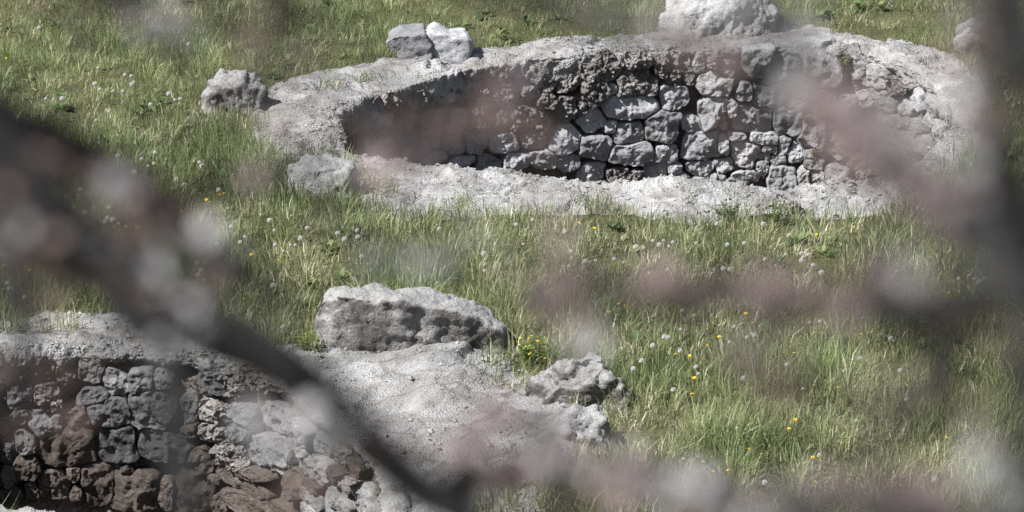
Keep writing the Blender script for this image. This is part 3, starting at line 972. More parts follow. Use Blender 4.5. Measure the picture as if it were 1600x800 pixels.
def build_grass():
    N = 920000
    y = RNG.uniform(30.5, 54.0, N)
    half = 0.101 * np.hypot(y, 13) + 0.7
    x = RNG.uniform(-1, 1, N) * (half + 3.0)
    inner = (np.abs(x) < half) & (y > 33.0) & (y < 51.5)
    out_keep = inner | (RNG.uniform(0, 1, N) < .35)
    y, x = y[out_keep], x[out_keep]
    N = len(x)
    y2 = y
    p = pts2(x, y2)
    n1 = fbm(p, 1.3, 3, 3)
    n2 = fbm(p, 4.5, 2, 13)
    n3 = fbm(p, 0.55, 2, 23)
    keep = RNG.uniform(0, 1, N) < np.clip(0.66 + 0.28 * n1 + 0.42 * n2, 0.12, 1)
    rag = 0.07 + 0.10 * fbm(p, 5, 2, 44)
    near_edge = np.zeros(N)
    for O, I in ((UO, UI), (LO, LI)):
        sd = np.full(N, 9.0)
        m = inside(x, y2, O + (O - I) / np.linalg.norm(O - I, axis=1)[:, None] * 0.5)
        sd[m] = edge_dist(x[m], y2[m], O)
        rg = ragged(x, y2)
        tuft = (sd < rg) & (sd > -.55) & (fbm(p, 2.7, 3, 66) > .34) & (RNG.uniform(0, 1, N) < .55) & ~inside(x, y2, O * .35 + I * .65)
        keep &= (sd > rg - RNG.gamma(1.3, .045, N)) | tuft
        # the edge of the grass is taller
        wide = O * 1.16 - I * .16
        near_edge += inside(x, y2, O + (O - I) / np.linalg.norm(O - I, axis=1)[:, None] * 0.45)
    x, y, n1, n2, n3, near_edge = (a[keep] for a in (x, y, n1, n2, n3, near_edge))
    n = len(x)
    z = terrain(x, y) - 0.01
    # clump field: blades lean out of their clump
    L = 0.085 + 0.21 * RNG.beta(2.0, 2.6, n) * (1 + 0.7 * n1 + 0.7 * n2)
    L *= np.interp(y, [36, 40, 44, 46], [.90, .82, .62, .47])
    L += 0.03 * near_edge * RNG.uniform(0, 1, n) * (y < 43)
    L = np.clip(L, 0.04, 0.42)
    W = RNG.uniform(.0020, .0050, n) * np.interp(y, [40, 46], [1, .8]) * np.where((np.abs(x) > 0.101 * np.hypot(y, 13) + 0.7) | (y < 33) | (y > 51.5), 1.7, 1.0)
    q = pts2(x, y)
    e = 0.06
    gx = fbm(q + np.array([e, 0, 0]), 4.5, 2, 13) - n2
    gy = fbm(q + np.array([0, e, 0]), 4.5, 2, 13) - n2
    lean_a = np.arctan2(-gy, -gx) + RNG.normal(0, 1.0, n)
    lean = np.clip(RNG.gamma(2.4, .30, n), .05, 1.4)
    straw = RNG.uniform(0, 1, n) < np.clip(.20 - .24 * n1 + .25 * n3, .05, .55)
    lean = np.where(straw, lean * 1.5, lean)
    L = np.where(straw, L * .9, L)
    yaw = RNG.uniform(0, 2 * np.pi, n)
    sx, sy = np.cos(yaw) * W, np.sin(yaw) * W
    dx, dy = np.cos(lean_a), np.sin(lean_a)
    a1, a2 = lean * .45, lean * 1.15
    mx, mz = np.sin(a1) * L * .55, np.cos(a1) * L * .55
    tx, tz = mx + np.sin(a2) * L * .5, np.maximum(mz + np.cos(a2) * L * .5, .01)
    V = np.empty((n, 5, 3), np.float32)
    V[:, 0] = np.stack([x - sx, y - sy, z], 1)
    V[:, 1] = np.stack([x + sx, y + sy, z], 1)
    V[:, 2] = np.stack([x + dx * mx + sx * .8, y + dy * mx + sy * .8, z + mz], 1)
    V[:, 3] = np.stack([x + dx * mx - sx * .8, y + dy * mx - sy * .8, z + mz], 1)
    V[:, 4] = np.stack([x + dx * tx, y + dy * tx, z + tz], 1)
    # hue of each blade
    g = np.clip(.5 + .8 * n1 + .8 * n3 + RNG.normal(0, .25, n), 0, 1)[:, None]
    colr = PAL[1] * (1 - g) + PAL[0] * g
    k = RNG.integers(0, 6, n)
    colr = colr * .6 + PAL[np.where(k == 4, 3, k)] * .4
    colr[straw] = PAL[4] * RNG.uniform(.55, 1.15, straw.sum())[:, None]
    colr *= (RNG.uniform(.75, 1.25, n) * np.clip(1 + .45 * n2 - .15 * n3, .6, 1.45))[:, None]
    cc = np.ones((n, 5, 4), np.float32)
    cc[:, :, :3] = colr[:, None, :]
    b = np.arange(n, dtype=np.int32) * 5
    quad = np.stack([b, b + 1, b + 2, b + 3], 1)
    tri = np.stack([b + 3, b + 2, b + 4], 1)
    me = mesh_np('grass', V.reshape(-1, 3), [quad, tri], M_GRASS, True, cc.reshape(-1, 4))
    tag(link('grass', me), kind='stuff')


build_grass()


# ------------------------------------------------------------------ dandelions
def at2(ox, oy, s):
    it = [float(v) for v in s.replace(',', ' ').split()]
    return [(ox + a / 2, oy + b / 2) for a, b in zip(it[::2], it[1::2])]


CLOCKS = (
    at2(0, 0, '122,86 306,212 390,234 410,238 418,256 412,264 313,279 353,285 383,286 297,262 527,293 546,312 563,309 470,327 143,309 168,310 195,308 340,349 300,376 443,497 462,519 481,511 484,477 623,507 632,518 420,539 197,499 369,487 551,561 575,577 683,594 540,640 527,628 253,594 247,612 265,666 294,648 340,650 327,694 352,687 370,699 337,682 583,697 538,707 590,138 157,571 232,648 765,740 750,757 722,708 678,762 650,770 394,708 430,712') +
    at2(400, 0, '42,688 57,720 160,713 139,745 123,766 276,748 316,720 318,741 572,716 712,792 255,730 108,766 60,765') +
    at2(800, 0, '13,702 166,724 64,687 35,763 185,787 440,753 460,765 474,752 490,770 503,757 412,775 387,772 640,700 785,700 673,765 726,760 575,760') +
    at2(1200, 0, '485,654 105,792 66,735 127,795 55,795 470,650') +
    at2(0, 400, '617,22 630,45 637,75 25,85 30,102 76,129 620,60') +
    at2(400, 400, '714,46 565,85 85,222 53,92 330,2') +
    at2(800, 400, '320,10 349,20 486,43 429,55 229,17 262,14 178,32 570,186 625,186 648,217 695,220 749,243 758,249 680,269 477,253 488,256 440,281 526,297 406,328 379,353 575,347 583,368 505,418 532,171 527,230 703,538 723,383 790,10 660,40 680,42 735,255 790,708') +
    at2(1200, 400, '105,14 141,29 167,52 403,48 387,67 373,88 391,65 351,88 399,100 410,89 387,123 130,208 163,205 297,193 383,258 59,340 238,360 109,415 412,358 432,449 276,515 396,690 288,321 160,620 645,72 677,70 660,82 520,700 630,60 597,70'))
YELLOWS = (
    at2(0, 0, '530,645 567,660 655,632 645,625 690,610 700,605 785,797 355,697 357,710 20,183 110,108') + at2(400, 0, '58,200 260,730') +
    at2(800, 0, '210,698 258,714') + at2(1200, 0, '152,733 270,712') + at2(0, 400, '12,32 20,28 72,45 95,45 278,45') + at2(400, 400, '70,14 92,20') +
    at2(800, 400, '333,150 353,156 252,252 290,273 80,268 53,258 50,290 55,308 100,273 60,290 440,292 510,308 520,300 555,312 610,280 648,254 553,362 570,382 563,433 730,181 755,210 405,634 430,647 487,617 535,635 625,628 740,604 780,620 675,670 738,668 628,673 240,20 300,175 598,645') +
    at2(1200, 400, '82,304 219,412 86,512 65,540 147,706 140,630 558,568 413,716 180,736 598,112 566,116 291,246 160,625'))


def tube_np(path, radii, sides=5):
    path = np.asarray(path, float)
    n = len(path)
    T = np.gradient(path, axis=0)
    T /= np.linalg.norm(T, axis=1)[:, None] + 1e-9
    up = np.array([0.31, 0.17, 0.93])
    A = np.cross(T, up)
    A /= np.linalg.norm(A, axis=1)[:, None] + 1e-9
    B = np.cross(T, A)
    th = np.linspace(0, 2 * np.pi, sides, endpoint=False)
    V = path[:, None] + np.asarray(radii)[:, None, None] * (np.cos(th)[None, :, None] * A[:, None] + np.sin(th)[None, :, None] * B[:, None])
    idx = np.arange(n * sides).reshape(n, sides)
    nx = np.roll(idx, -1, 1)
    q = np.stack([idx[:-1], nx[:-1], nx[1:], idx[1:]], -1).reshape(-1, 4)
    V = np.concatenate([V.reshape(-1, 3), path[:1], path[-1:]])
    a, b = n * sides, n * sides + 1
    tri = np.concatenate([np.stack([np.full(sides, a), nx[0], idx[0]], -1), np.stack([np.full(sides, b), idx[-1], nx[-1]], -1)])
    return V, q, tri


def clock_head_mesh(seed):
    r = np.random.default_rng(seed)
    V, T = [], []
    nn = 70
    for i in range(nn):
        zz = 1 - 2 * (i + .5) / nn
        if zz < -.75:
            continue
        ph = i * 2.39996
        d = np.array([math.sqrt(1 - zz * zz) * math.cos(ph), math.sqrt(1 - zz * zz) * math.sin(ph), zz])
        a = np.cross(d, [.3, .5, .8])
        a /= np.linalg.norm(a)
        b = np.cross(d, a)
        R = .0195 * r.uniform(.9, 1.05)
        k = len(V)
        V += [d * .004, d * R + a * .0036, d * R - a * .0036 * .6 + b * .003, d * R - a * .002 - b * .0034]
        T += [(k, k + 1, k + 2), (k, k + 2, k + 3), (k + 1, k + 2, k + 3)]
    return mesh_np('seed_head', np.array(V), [np.array(T)], M_FLUFF, False)


def yellow_head_mesh(seed):
    r = np.random.default_rng(seed)
    V, T = [], []
    for ring, (n, R, z) in enumerate(((16, .017, .004), (12, .012, .008), (8, .007, .010))):
        for i in range(n):
            a = 2 * math.pi * i / n + ring * .3
            da = .22 + .1 * ring
            rr = R * r.uniform(.85, 1.12)
            k = len(V)
            V += [(0, 0, .002 + ring * .002), (math.cos(a - da) * rr * .7, math.sin(a - da) * rr * .7, z), (math.cos(a) * rr, math.sin(a) * rr, z + .001), (math.cos(a + da) * rr * .7, math.sin(a + da) * rr * .7, z)]
            T += [(k, k + 1, k + 2), (k, k + 2, k + 3)]
    return mesh_np('flower_head', np.array(V), [np.array(T)], M_YELLOW, False)


def stem_mesh(h, bend):
    t = np.linspace(0, 1, 5)
    p = np.stack([bend * t ** 2 * h, 0 * t, t * h], 1)
    V, q, tri = tube_np(p, np.full(5, .002), 4)
    return mesh_np('stem', V, [q, tri], M_STEM)


def build_dandelions():
    heads = [clock_head_mesh(i) for i in range(3)]
    yh = [yellow_head_mesh(i) for i in range(3)]
    stems = [(h, stem_mesh(h, 0.12)) for h in (.16, .20, .24, .28)]
    ystems = [(h, stem_mesh(h, 0.1)) for h in (.07, .11, .15)]
    rnd = random.Random(3)

    marks = [('the small speckled boulder', 355, 145), ('the square rim boulder', 505, 280), ('the long boulder', 645, 500), ('the peaked boulder', 915, 600), ('the dark flat stone', 1212, 315)]

    def where(px):
        x, y = px
        best = min(marks, key=lambda m: math.hypot(x - m[1], (y - m[2]) * 1.4))
        if math.hypot(x - best[1], (y - best[2]) * 1.4) < 260:
            dx, dy = x - best[1], (y - best[2]) * 1.6
            side = ('right of ' if dx > 0 else 'left of ') if abs(dx) > abs(dy) else ('in front of ' if dy > 0 else 'behind ')
            return side + best[0]
        if y < 330 and x < 640:
            return 'far left of the upper pit'
        if y < 400:
            return 'along the near edge of the upper rim'
        if y < 500:
            return 'midway between the pits'
        return 'in the open meadow, lower right' if x > 780 else 'behind the lower pit'

    def rank(lst, i):
        same = sorted(j for j in range(len(lst)) if where(lst[j]) == where(lst[i]))
        same.sort(key=lambda j: lst[j][0])
        if len(same) == 2:
            return (', the left one', ', the right one')[same.index(i)]
        if len(same) == 3:
            return (', leftmost of three', ', middle of three', ', rightmost of three')[same.index(i)]
        if len(same) > 3 and same[0] == i:
            return ', leftmost there'
        if len(same) > 3 and same[-1] == i:
            return ', rightmost there'
        return ''
    for lst, hd, st, nm, lab, cat in ((CLOCKS, heads, stems, 'dandelion_clock', 'white dandelion clock in grass', 'dandelion'),
                                      (YELLOWS, yh, ystems, 'yellow_flower', 'small yellow flower in grass', 'flower')):
        for i, px in enumerate(lst):
            h, sm = rnd.choice(st)
            g = G(px[0], px[1], h)
            z = ter1(g[0], g[1])
            g = G(px[0], px[1], h + z)
            rz = rnd.uniform(0, 6.28)
            e = bpy.data.objects.new(nm, None)
            C.objects.link(e)
            bend = .12 * h if nm == 'dandelion_clock' else .1 * h
            e.location = (g[0] - math.cos(rz) * bend, g[1] - math.sin(rz) * bend, z)
            e.rotation_euler = (0, 0, rz)
            w = where(px)
            tag(e, lab + ' ' + w + rank(lst, i), cat, cat + 's ' + w)
            link('stem', sm, e)
            o = link('seed_head' if hd is heads else 'flower_head', rnd.choice(hd), e)
            o.location = (bend, 0, h)
            sc = rnd.uniform(.6, 1.12) if hd is heads else rnd.uniform(.6, 1.1)
            o.scale = (sc, sc, sc)
            o.rotation_euler = (rnd.uniform(-.3, .3), rnd.uniform(-.3, .5), 0)


build_dandelions()


# ------------------------------------------------------------------ leafy weeds
def weed(px, py, hpx, wpx, nst, cols, label, name='leafy_plant', z=0.02, seed=0, flowers=0, leaf=.028, on_wall=None):
    r = np.random.default_rng(seed)
    g = G(px, py, z) if on_wall is None else on_wall
    k = np.linalg.norm(g - EYE) / FX
    h, wd = hpx * k, wpx * k
    e = empty(name, tuple(g), label, 'plant')
    SV, SQ, ST = [], [], []
    LV, LT, LC = [], [], []
    FV, FT = [], []
    nb = 0
    for i in range(nst):
        a = r.uniform(0, 6.28)
        sp = wd * .5 * math.sqrt(r.uniform(0, 1))
        hh = h * r.uniform(.65, 1.05) * (1 - .35 * (sp / (wd * .5)) ** 2)
        t = np.linspace(0, 1, 6)
        base = sp * .45
        path = np.stack([np.cos(a) * (base + (sp - base) * t ** 1.4), np.sin(a) * (base + (sp - base) * t ** 1.4), hh * t], 1)
        V, q, tri = tube_np(path, np.linspace(.003, .0012, 6), 4)
        SV.append(V)
        SQ.append(q + nb)
        ST.append(tri + nb)
        nb += len(V)
        for j in range(13):
            u = .15 + .85 * j / 12
            p = np.array([np.interp(u, t, path[:, c]) for c in range(3)])
            an = j * 2.4 + r.uniform(-.5, .5)
            el = r.uniform(0, .9)
            d = np.array([math.cos(an) * math.cos(el), math.sin(an) * math.cos(el), math.sin(el)])
            s = np.cross(d, [0, 0, 1.])
            s /= np.linalg.norm(s) + 1e-6
            ln = leaf * r.uniform(.7, 1.3)
            b = len(LV)
            LV += [p, p + d * ln * .5 + s * ln * .22, p + d * ln + np.array([0, 0, -.15 * ln]), p + d * ln * .5 - s * ln * .22]
            LT += [(b, b + 1, b + 2), (b, b + 2, b + 3)]
            c = np.array(cols[r.integers(len(cols))]) * r.uniform(.75, 1.25)
            LC += [[*c, 1]] * 4
        if flowers and i < flowers:
            p = path[-1]
            for m in range(6):
                an = m * 1.047
                b = len(FV)
                d1, d2 = np.array([math.cos(an - .4), math.sin(an - .4), .3]), np.array([math.cos(an + .4), math.sin(an + .4), .3])
                FV += [p + [0, 0, .004], p + d1 * .011 + [0, 0, .004], p + d2 * .011 + [0, 0, .004]]
                FT += [(b, b + 1, b + 2)]
    child_at(e, 'stem', mesh_np('stem', np.concatenate(SV), [np.concatenate(SQ), np.concatenate(ST)], M_STEM))
    child_at(e, 'foliage', mesh_np('foliage', np.array(LV), [np.array(LT)], M_WEED, False, np.array(LC)))
    if FV:
        child_at(e, 'blossom', mesh_np('blossom', np.array(FV), [np.array(FT)], M_YELLOW, False))


def child_at(e, name, me):
    return link(name, me, e)


YG = [(.20, .24, .05), (.26, .29, .07), (.14, .18, .04)]
DG = [(.07, .11, .03), (.10, .14, .04), (.05, .08, .025)]
DRY = [(.30, .25, .14), (.22, .18, .10), (.16, .15, .07)]
weed(486, 556, 50, 52, 26, YG, 'yellow green leafy plant beside the left end of the long boulder', 'leafy_plant', seed=1)
weed(832, 566, 40, 80, 30, DG + YG[:1], 'leafy plant with yellow flowers beside the right end of the long boulder', 'flowering_plant', seed=2, flowers=6, leaf=.04)
weed(1140, 338, 26, 60, 22, DG, 'low green plant creeping over the near edge of the upper rim', 'leafy_plant', seed=3)
weed(1205, 345, 40, 60, 16, DG, 'green weed growing around the small dark flat stone', 'leafy_plant', seed=6)
for (px, py, hp, wp, cols, lab, sd) in ((1279, 238, 12, 20, DRY, 'dry brown tuft growing from a joint low in the upper pit wall', 4),
                                       (1264, 186, 12, 16, DG, 'tiny green tuft in a wall joint above the dry brown tuft', 5),
                                       (1325, 108, 30, 22, DRY + DG, 'straw coloured weed hanging at the top of the upper pit wall', 7)):
    s, z = wall_u.hit(px, py)
    pt = wall_u.at(np.array([s]), np.array([z]), np.array([.05]))[0]
    weed(px, py, hp, wp, 12, cols, lab, 'wall_weed', seed=sd, leaf=.03, on_wall=pt)


# ------------------------------------------------------------------ broad leaved plants low in the grass
def build_ground_cover():
    n = 900
    y = RNG.uniform(33.5, 50, n)
    x = RNG.uniform(-1, 1, n) * (0.1 * np.hypot(y, 13) + .4)
    keep = fbm(pts2(x, y), .9, 2, 91) > -.15
    for O in (UO, LO):
        keep &= edge_dist(x, y, O) > .05
    x, y = x[keep], y[keep]
    z = terrain(x, y)
    V, T, Cc = [], [], []
    for a, b, c in zip(x, y, z):
        m = RNG.integers(5, 12)
        hue = np.array([(.085, .125, .045), (.12, .15, .06), (.06, .095, .04)][RNG.integers(3)])
        ln0 = RNG.uniform(.05, .13)
        for j in range(m):
            an, el = RNG.uniform(0, 6.28), RNG.uniform(.15, 1.1)
            d = np.array([math.cos(an) * math.cos(el), math.sin(an) * math.cos(el), math.sin(el)])
            sd = np.array([-math.sin(an), math.cos(an), 0])
            ln = ln0 * RNG.uniform(.6, 1.3)
            wd = ln * RNG.uniform(.12, .24)
            p = np.array([a, b, c + .01]) + d * .01
            k = len(V)
            V += [p, p + d * ln * .45 + sd * wd, p + d * ln * .45 - sd * wd + [0, 0, .004], p + d * ln * .8 + sd * wd * .7 - [0, 0, .1 * ln], p + d * ln * .8 - sd * wd * .7 - [0, 0, .1 * ln], p + d * ln - [0, 0, .22 * ln]]
            T += [(k, k + 1, k + 2), (k + 1, k + 3, k + 2), (k + 3, k + 4, k + 2), (k + 3, k + 5, k + 4)]
            Cc += [[*(hue * RNG.uniform(.7, 1.3)), 1]] * 6
    tag(link('ground_cover', mesh_np('ground_cover', np.array(V), [np.array(T)], M_WEED, True, np.array(Cc))), kind='stuff')


build_ground_cover()


# ------------------------------------------------------------------ the trees close to the viewer, out of focus
def limb_pts(pts):
    """pts: (pixel x, pixel y, distance, radius m) -> smooth crooked path"""
    P = np.array([near(a, b, d) for a, b, d, r in pts])
    R = np.array([p[3] for p in pts]) * 1.18
    return smooth_path(P, R)


def smooth_path(P, R, per=10, crook=.35):
    t = np.arange(len(P))
    tt = np.linspace(0, len(P) - 1, (len(P) - 1) * per + 1)
    Q = np.concatenate([[2 * P[0] - P[1]], P, [2 * P[-1] - P[-2]]])
    out = []
    for u in tt:
        i = min(int(u), len(P) - 2)
        f = u - i
        a, b, c, d = Q[i], Q[i + 1], Q[i + 2], Q[i + 3]
        out.append(.5 * (2 * b + (c - a) * f + (2 * a - 5 * b + 4 * c - d) * f * f + (-a + 3 * b - 3 * c + d) * f ** 3))
    out = np.array(out)
    rr = np.interp(tt, t, R)
    w1 = np.stack([vnoise(out * 9 + k * 5, 60 + k) for k in range(3)], 1)
    out = out + w1 * rr[:, None] * crook
    rr = rr * (1 + .22 * vnoise(out * 14, 71) + .1 * vnoise(out * 40, 72))
    return out, rr


def blossom_mesh(kind, rad, area, seed, along, path=None):
    """a loose cluster of five-petalled blossoms or young leaves around the origin"""
    r = np.random.default_rng(seed)
    V, T = [], []
    one = {'w': .00012, 'p': .00010, 'b': .00009}[kind]
    n = max(3, int(area / one))
    for i in range(n):
        if path is None:
            c = r.normal(0, rad * .42, 3) + along * r.normal(0, rad * .75)
        else:
            u = r.uniform(0, len(path) - 1.001)
            k0 = int(u)
            c = path[k0] * (1 - u + k0) + path[k0 + 1] * (u - k0) + r.normal(0, rad * .5, 3)
        ax = r.normal(0, 1, 3)
        ax /= np.linalg.norm(ax)
        a = np.cross(ax, [.2, .9, .4])
        a /= np.linalg.norm(a)
        b = np.cross(ax, a)
        if kind == 'b':
            k = len(V)
            ln, wd = .017 * r.uniform(.7, 1.3), .0055
            V += [c, c + a * ln * .5 + b * wd + ax * .002, c + a * ln, c + a * ln * .5 - b * wd + ax * .002]
            T += [(k, k + 1, k + 2), (k, k + 2, k + 3)]
            continue
        R = .0085 * r.uniform(.75, 1.2)
        for m in range(5):
            t = m * 1.2566
            d = math.cos(t) * a + math.sin(t) * b
            s = -math.sin(t) * a + math.cos(t) * b
            k = len(V)
            V += [c, c + d * R * .6 + s * R * .42 + ax * R * .15, c + d * R + ax * R * .35, c + d * R * .6 - s * R * .42 + ax * R * .15]
            T += [(k, k + 1, k + 2), (k, k + 2, k + 3)]
    return mesh_np('blossom', np.array(V), [np.array(T)], {'w': M_WHITE, 'p': M_PINK, 'b': M_RED}[kind], False)


def build_tree(base, label, trunk, limbs, veils, sprays, seed, group='blossoming trees close to the viewer'):
    e = empty('blossoming_tree', tuple(base), label, 'tree', group)
    nodes = []

    def tube(name, P, R, sides, parent=e):
        V, q, tri = tube_np(P, R, sides)
        return child_w(name, mesh_np(name, V, [q, tri], M_BARK), parent)

    def child_w(name, me, parent):
        off = parent.matrix_world.translation if parent is e else parent.location + e.location
        off = Vector(e.location) if parent is e else Vector(e.location)
        me.transform(__import__('mathutils').Matrix.Translation(-off))
        return link(name, me, parent)
    P, R = smooth_path(*trunk, per=12)
    tube('trunk', P, R, 12)
    nodes.append((P, R))
    for l in limbs:
        P, R = limb_pts(l) if not isinstance(l, tuple) else smooth_path(*l)
        tube('limb', P, R, 10)
        nodes.append((P, R))
    rs = np.random.default_rng(seed + 50)
    for P, R in nodes[1:]:
        for q in range(6, len(P) - 4, 9):
            if rs.uniform() < .25:
                continue
            tg = P[q + 1] - P[q]
            tg /= np.linalg.norm(tg)
            sd = np.cross(tg, rs.normal(0, 1, 3))
            sd /= np.linalg.norm(sd)
            ln = rs.uniform(.015, .06)
            tip = P[q] + (tg * rs.uniform(.2, .9) + sd) * ln
            pp, rr = smooth_path(np.array([P[q], (P[q] + tip) / 2 + rs.normal(0, .08, 3) * ln, tip]), np.array([.003, .0022, .0012]), per=4)
            tw = tube('twig', pp, rr, 5)
            me = blossom_mesh('b' if rs.uniform() < .6 else 'p', .008, .0003, seed * 7000 + q + len(P), np.zeros(3))
            me.transform(__import__('mathutils').Matrix.Translation(Vector(tip) - Vector(e.location)))
            tag(link('young_leaf' if me.materials[0] == M_RED else 'blossom', me, tw), kind='stuff')
    NP = np.concatenate([a for a, b in nodes])
    NR = np.concatenate([b for a, b in nodes])
    rng = np.random.default_rng(seed)
    for i, (x, y, rad, op, kind, d) in enumerate(veils):
        c = near(x, y, d)
        j = (np.linalg.norm(NP - c, axis=1) + rng.uniform(0, .03, len(NP))).argmin()
        a = NP[j]
        ln = np.linalg.norm(c - a)
        mid = (a + c) / 2 + rng.normal(0, .08, 3) * ln + np.array([0, 0, -.05 * ln])
        pp, rr = smooth_path(np.array([a, mid, c]), np.array([.0016 + min(.0022, ln * .012), .0014, .0009]), per=5)
        tw = tube('twig', pp, rr, 5)
        k = rad * d / FX
        tg = NP[min(j + 1, len(NP) - 1)] - NP[max(j - 1, 0)]
        me = blossom_mesh(kind, k, op * 1.2 * math.pi * k * k, seed * 100 + i, tg / (np.linalg.norm(tg) + 1e-6))
        me.transform(__import__('mathutils').Matrix.Translation(Vector(c) - Vector(e.location)))
        tag(link('blossom' if kind != 'b' else 'young_leaf', me, tw), kind='stuff')
    for i, (pl, rad, op, kind, d) in enumerate(sprays):
        P = np.array([near(x, y, d + .04 * math.sin(3 * q + i)) for q, (x, y) in enumerate(pl)])
        ends = [np.linalg.norm(NP - P[q], axis=1).min() for q in (0, -1)]
        if ends[1] < ends[0]:
            P = P[::-1]
        a = NP[np.linalg.norm(NP - P[0], axis=1).argmin()]
        P = np.concatenate([[a], P])
        pp, rr = smooth_path(P, np.linspace(.0028, .0010, len(P)), per=8)
        tw = tube('twig', pp, rr, 5)
        k = rad * d / FX
        pp = pp[7:]
        ln = np.linalg.norm(np.diff(pp, axis=0), axis=1).sum()
        me = blossom_mesh(kind, k, op * 1.15 * 2.2 * k * ln, seed * 1000 + i, None, pp)
        me.transform(__import__('mathutils').Matrix.Translation(-Vector(e.location)))
        tag(link('blossom' if kind != 'b' else 'young_leaf', me, tw), kind='stuff')
    return e


D1, D2, D3 = 3.4, 2.5, 3.0
# left tree: stands on the slope, left of the frame, its boughs droop across the picture
lb = near(-620, 0, D1)
lbase = np.array([lb[0], lb[1], ter1(lb[0], lb[1]) - .05])
top = near(-560, -250, D1)
fork1, fork2 = near(-430, 40, D1), near(-420, 30, D1)
ltrunk = (np.array([lbase, lbase * .65 + top * .35 + [.02, .03, 0], lbase * .3 + top * .7, top, near(-500, -700, D1 + .1)]), np.array([.05, .042, .036, .03, .02]))
L_LIMBS = [
    [(-580, -170, D1, .024), (-320, 60, D1, .021), (-60, 260, D1, .024), (100, 370, D1, .021), (200, 442, D1, .018), (330, 512, D1, .0165), (450, 583, D1, .017), (560, 672, D1, .0165), (650, 752, D1, .0155), (720, 800, D1, .012), (800, 880, D1, .007)],
    [(-560, -300, D1, .02), (-250, 30, D1 + .05, .016), (-20, 190, D1 + .05, .018), (100, 235, D1 + .05, .014), (220, 310, D1 + .05, .012), (330, 395, D1 + .05, .010), (410, 450, D1 + .05, .006), (470, 500, D1 + .05, .003)],
    [(180, 430, D1, .011), (215, 510, D1 - .05, .009), (262, 560, D1 - .1, .008), (278, 690, D1 - .15, .0075), (310, 820, D1 - .2, .007)],
    [(250, 545, D1 - .1, .005), (262, 480, D1 - .1, .004), (300, 400, D1 - .1, .0025)],
    [(690, 775, D1, .012), (770, 742, D1 + .03, .009), (840, 722, D1 + .05, .007), (940, 740, D1 + .1, .005), (1060, 775, D1 + .1, .004)],
    [(700, 775, D1, .010), (740, 690, D1 + .05, .006), (760, 640, D1 + .1, .004)],
    [(-560, -330, D1, .018), (-200, -150, D1 - .1, .012), (120, -40, D1 - .1, .008), (280, 60, D1 - .1, .004)],
    [(120, -40, D1 - .1, .006), (420, -30, D1 - .1, .005), (430, 60, D1, .003), (395, 160, D1, .002)],
    [(220, 310, D1, .006), (420, 280, D1 + .1, .004), (560, 210, D1 + .1, .003), (800, 170, D1 + .1, .0025)],
    [(-40, 240, D1, .009), (30, 480, D1 - .1, .006), (60, 620, D1 - .1, .004)],
]
L_VEILS = [(x, y, r, o, k, D1 + random.uniform(-.15, .15)) for x, y, r, o, k in [
    (260, 65, 30, .75, 'w'), (285, 52, 22, .5, 'w'), (245, 440, 46, .65, 'w'), (310, 480, 40, .4, 'w'), (150, 405, 40, .35, 'p'), (1010, 775, 46, .4, 'p'), (20, 365, 38, .5, 'w'), (60, 412, 34, .4, 'p'), (440, 690, 38, .45, 'w'), (745, 385, 24, .4, 'w'), (340, 362, 30, .4, 'w'),
    (195, 275, 28, .4, 'w'), (505, 340, 32, .5, 'b'), (395, 150, 26, .7, 'b'), (402, 195, 24, .4, 'b'), (290, 335, 24, .4, 'b'), (5, 680, 30, .6, 'b'), (90, 620, 40, .4, 'b'), (920, 520, 28, .6, 'w')]]
L_SPRAYS = [(p, r, o, k, D1 + random.uniform(-.1, .1)) for p, r, o, k in [
    ([(120, 380), (200, 425), (300, 465), (380, 520)], 26, .4, 'w'), ([(10, 345), (70, 410), (130, 450)], 30, .4, 'p'), ([(360, 640), (440, 690), (540, 680)], 28, .4, 'w'),
    ([(540, 195), (620, 205), (700, 195), (790, 165)], 38, .5, 'b'), ([(600, 240), (680, 225), (770, 165), (850, 120)], 34, .32, 'p'), ([(720, 180), (800, 195), (870, 200)], 30, .35, 'b'),
    ([(420, 0), (435, 60), (400, 150)], 26, .4, 'b'), ([(40, 560), (70, 610), (140, 590)], 34, .4, 'b'), ([(570, 395), (650, 385), (740, 388)], 30, .25, 'w'),
    ([(740, 690), (770, 645), (830, 640)], 32, .5, 'p'), ([(770, 745), (850, 712), (930, 722), (1020, 742), (1120, 768), (1230, 800)], 42, .75, 'p'), ([(840, 720), (940, 735), (1050, 760), (1150, 790)], 40, .5, 'w'), ([(880, 780), (1000, 790), (1120, 800)], 40, .45, 'b'), ([(60, 250), (150, 330), (230, 400)], 36, .4, 'b'), ([(0, 300), (60, 400), (60, 470)], 40, .4, 'b'),
    ([(900, 570), (915, 535), (930, 500)], 18, .4, 'w'), ([(560, 690), (640, 700), (700, 660)], 24, .25, 'b'), ([(60, 0), (170, 20), (330, 15)], 40, .25, 'b'), ([(170, 250), (215, 275), (230, 310)], 24, .3, 'p')]]
build_tree(lbase, 'dark limbed tree with pale and reddish buds, its boughs drooping in from the left', ltrunk, L_LIMBS, L_VEILS, L_SPRAYS, 1)

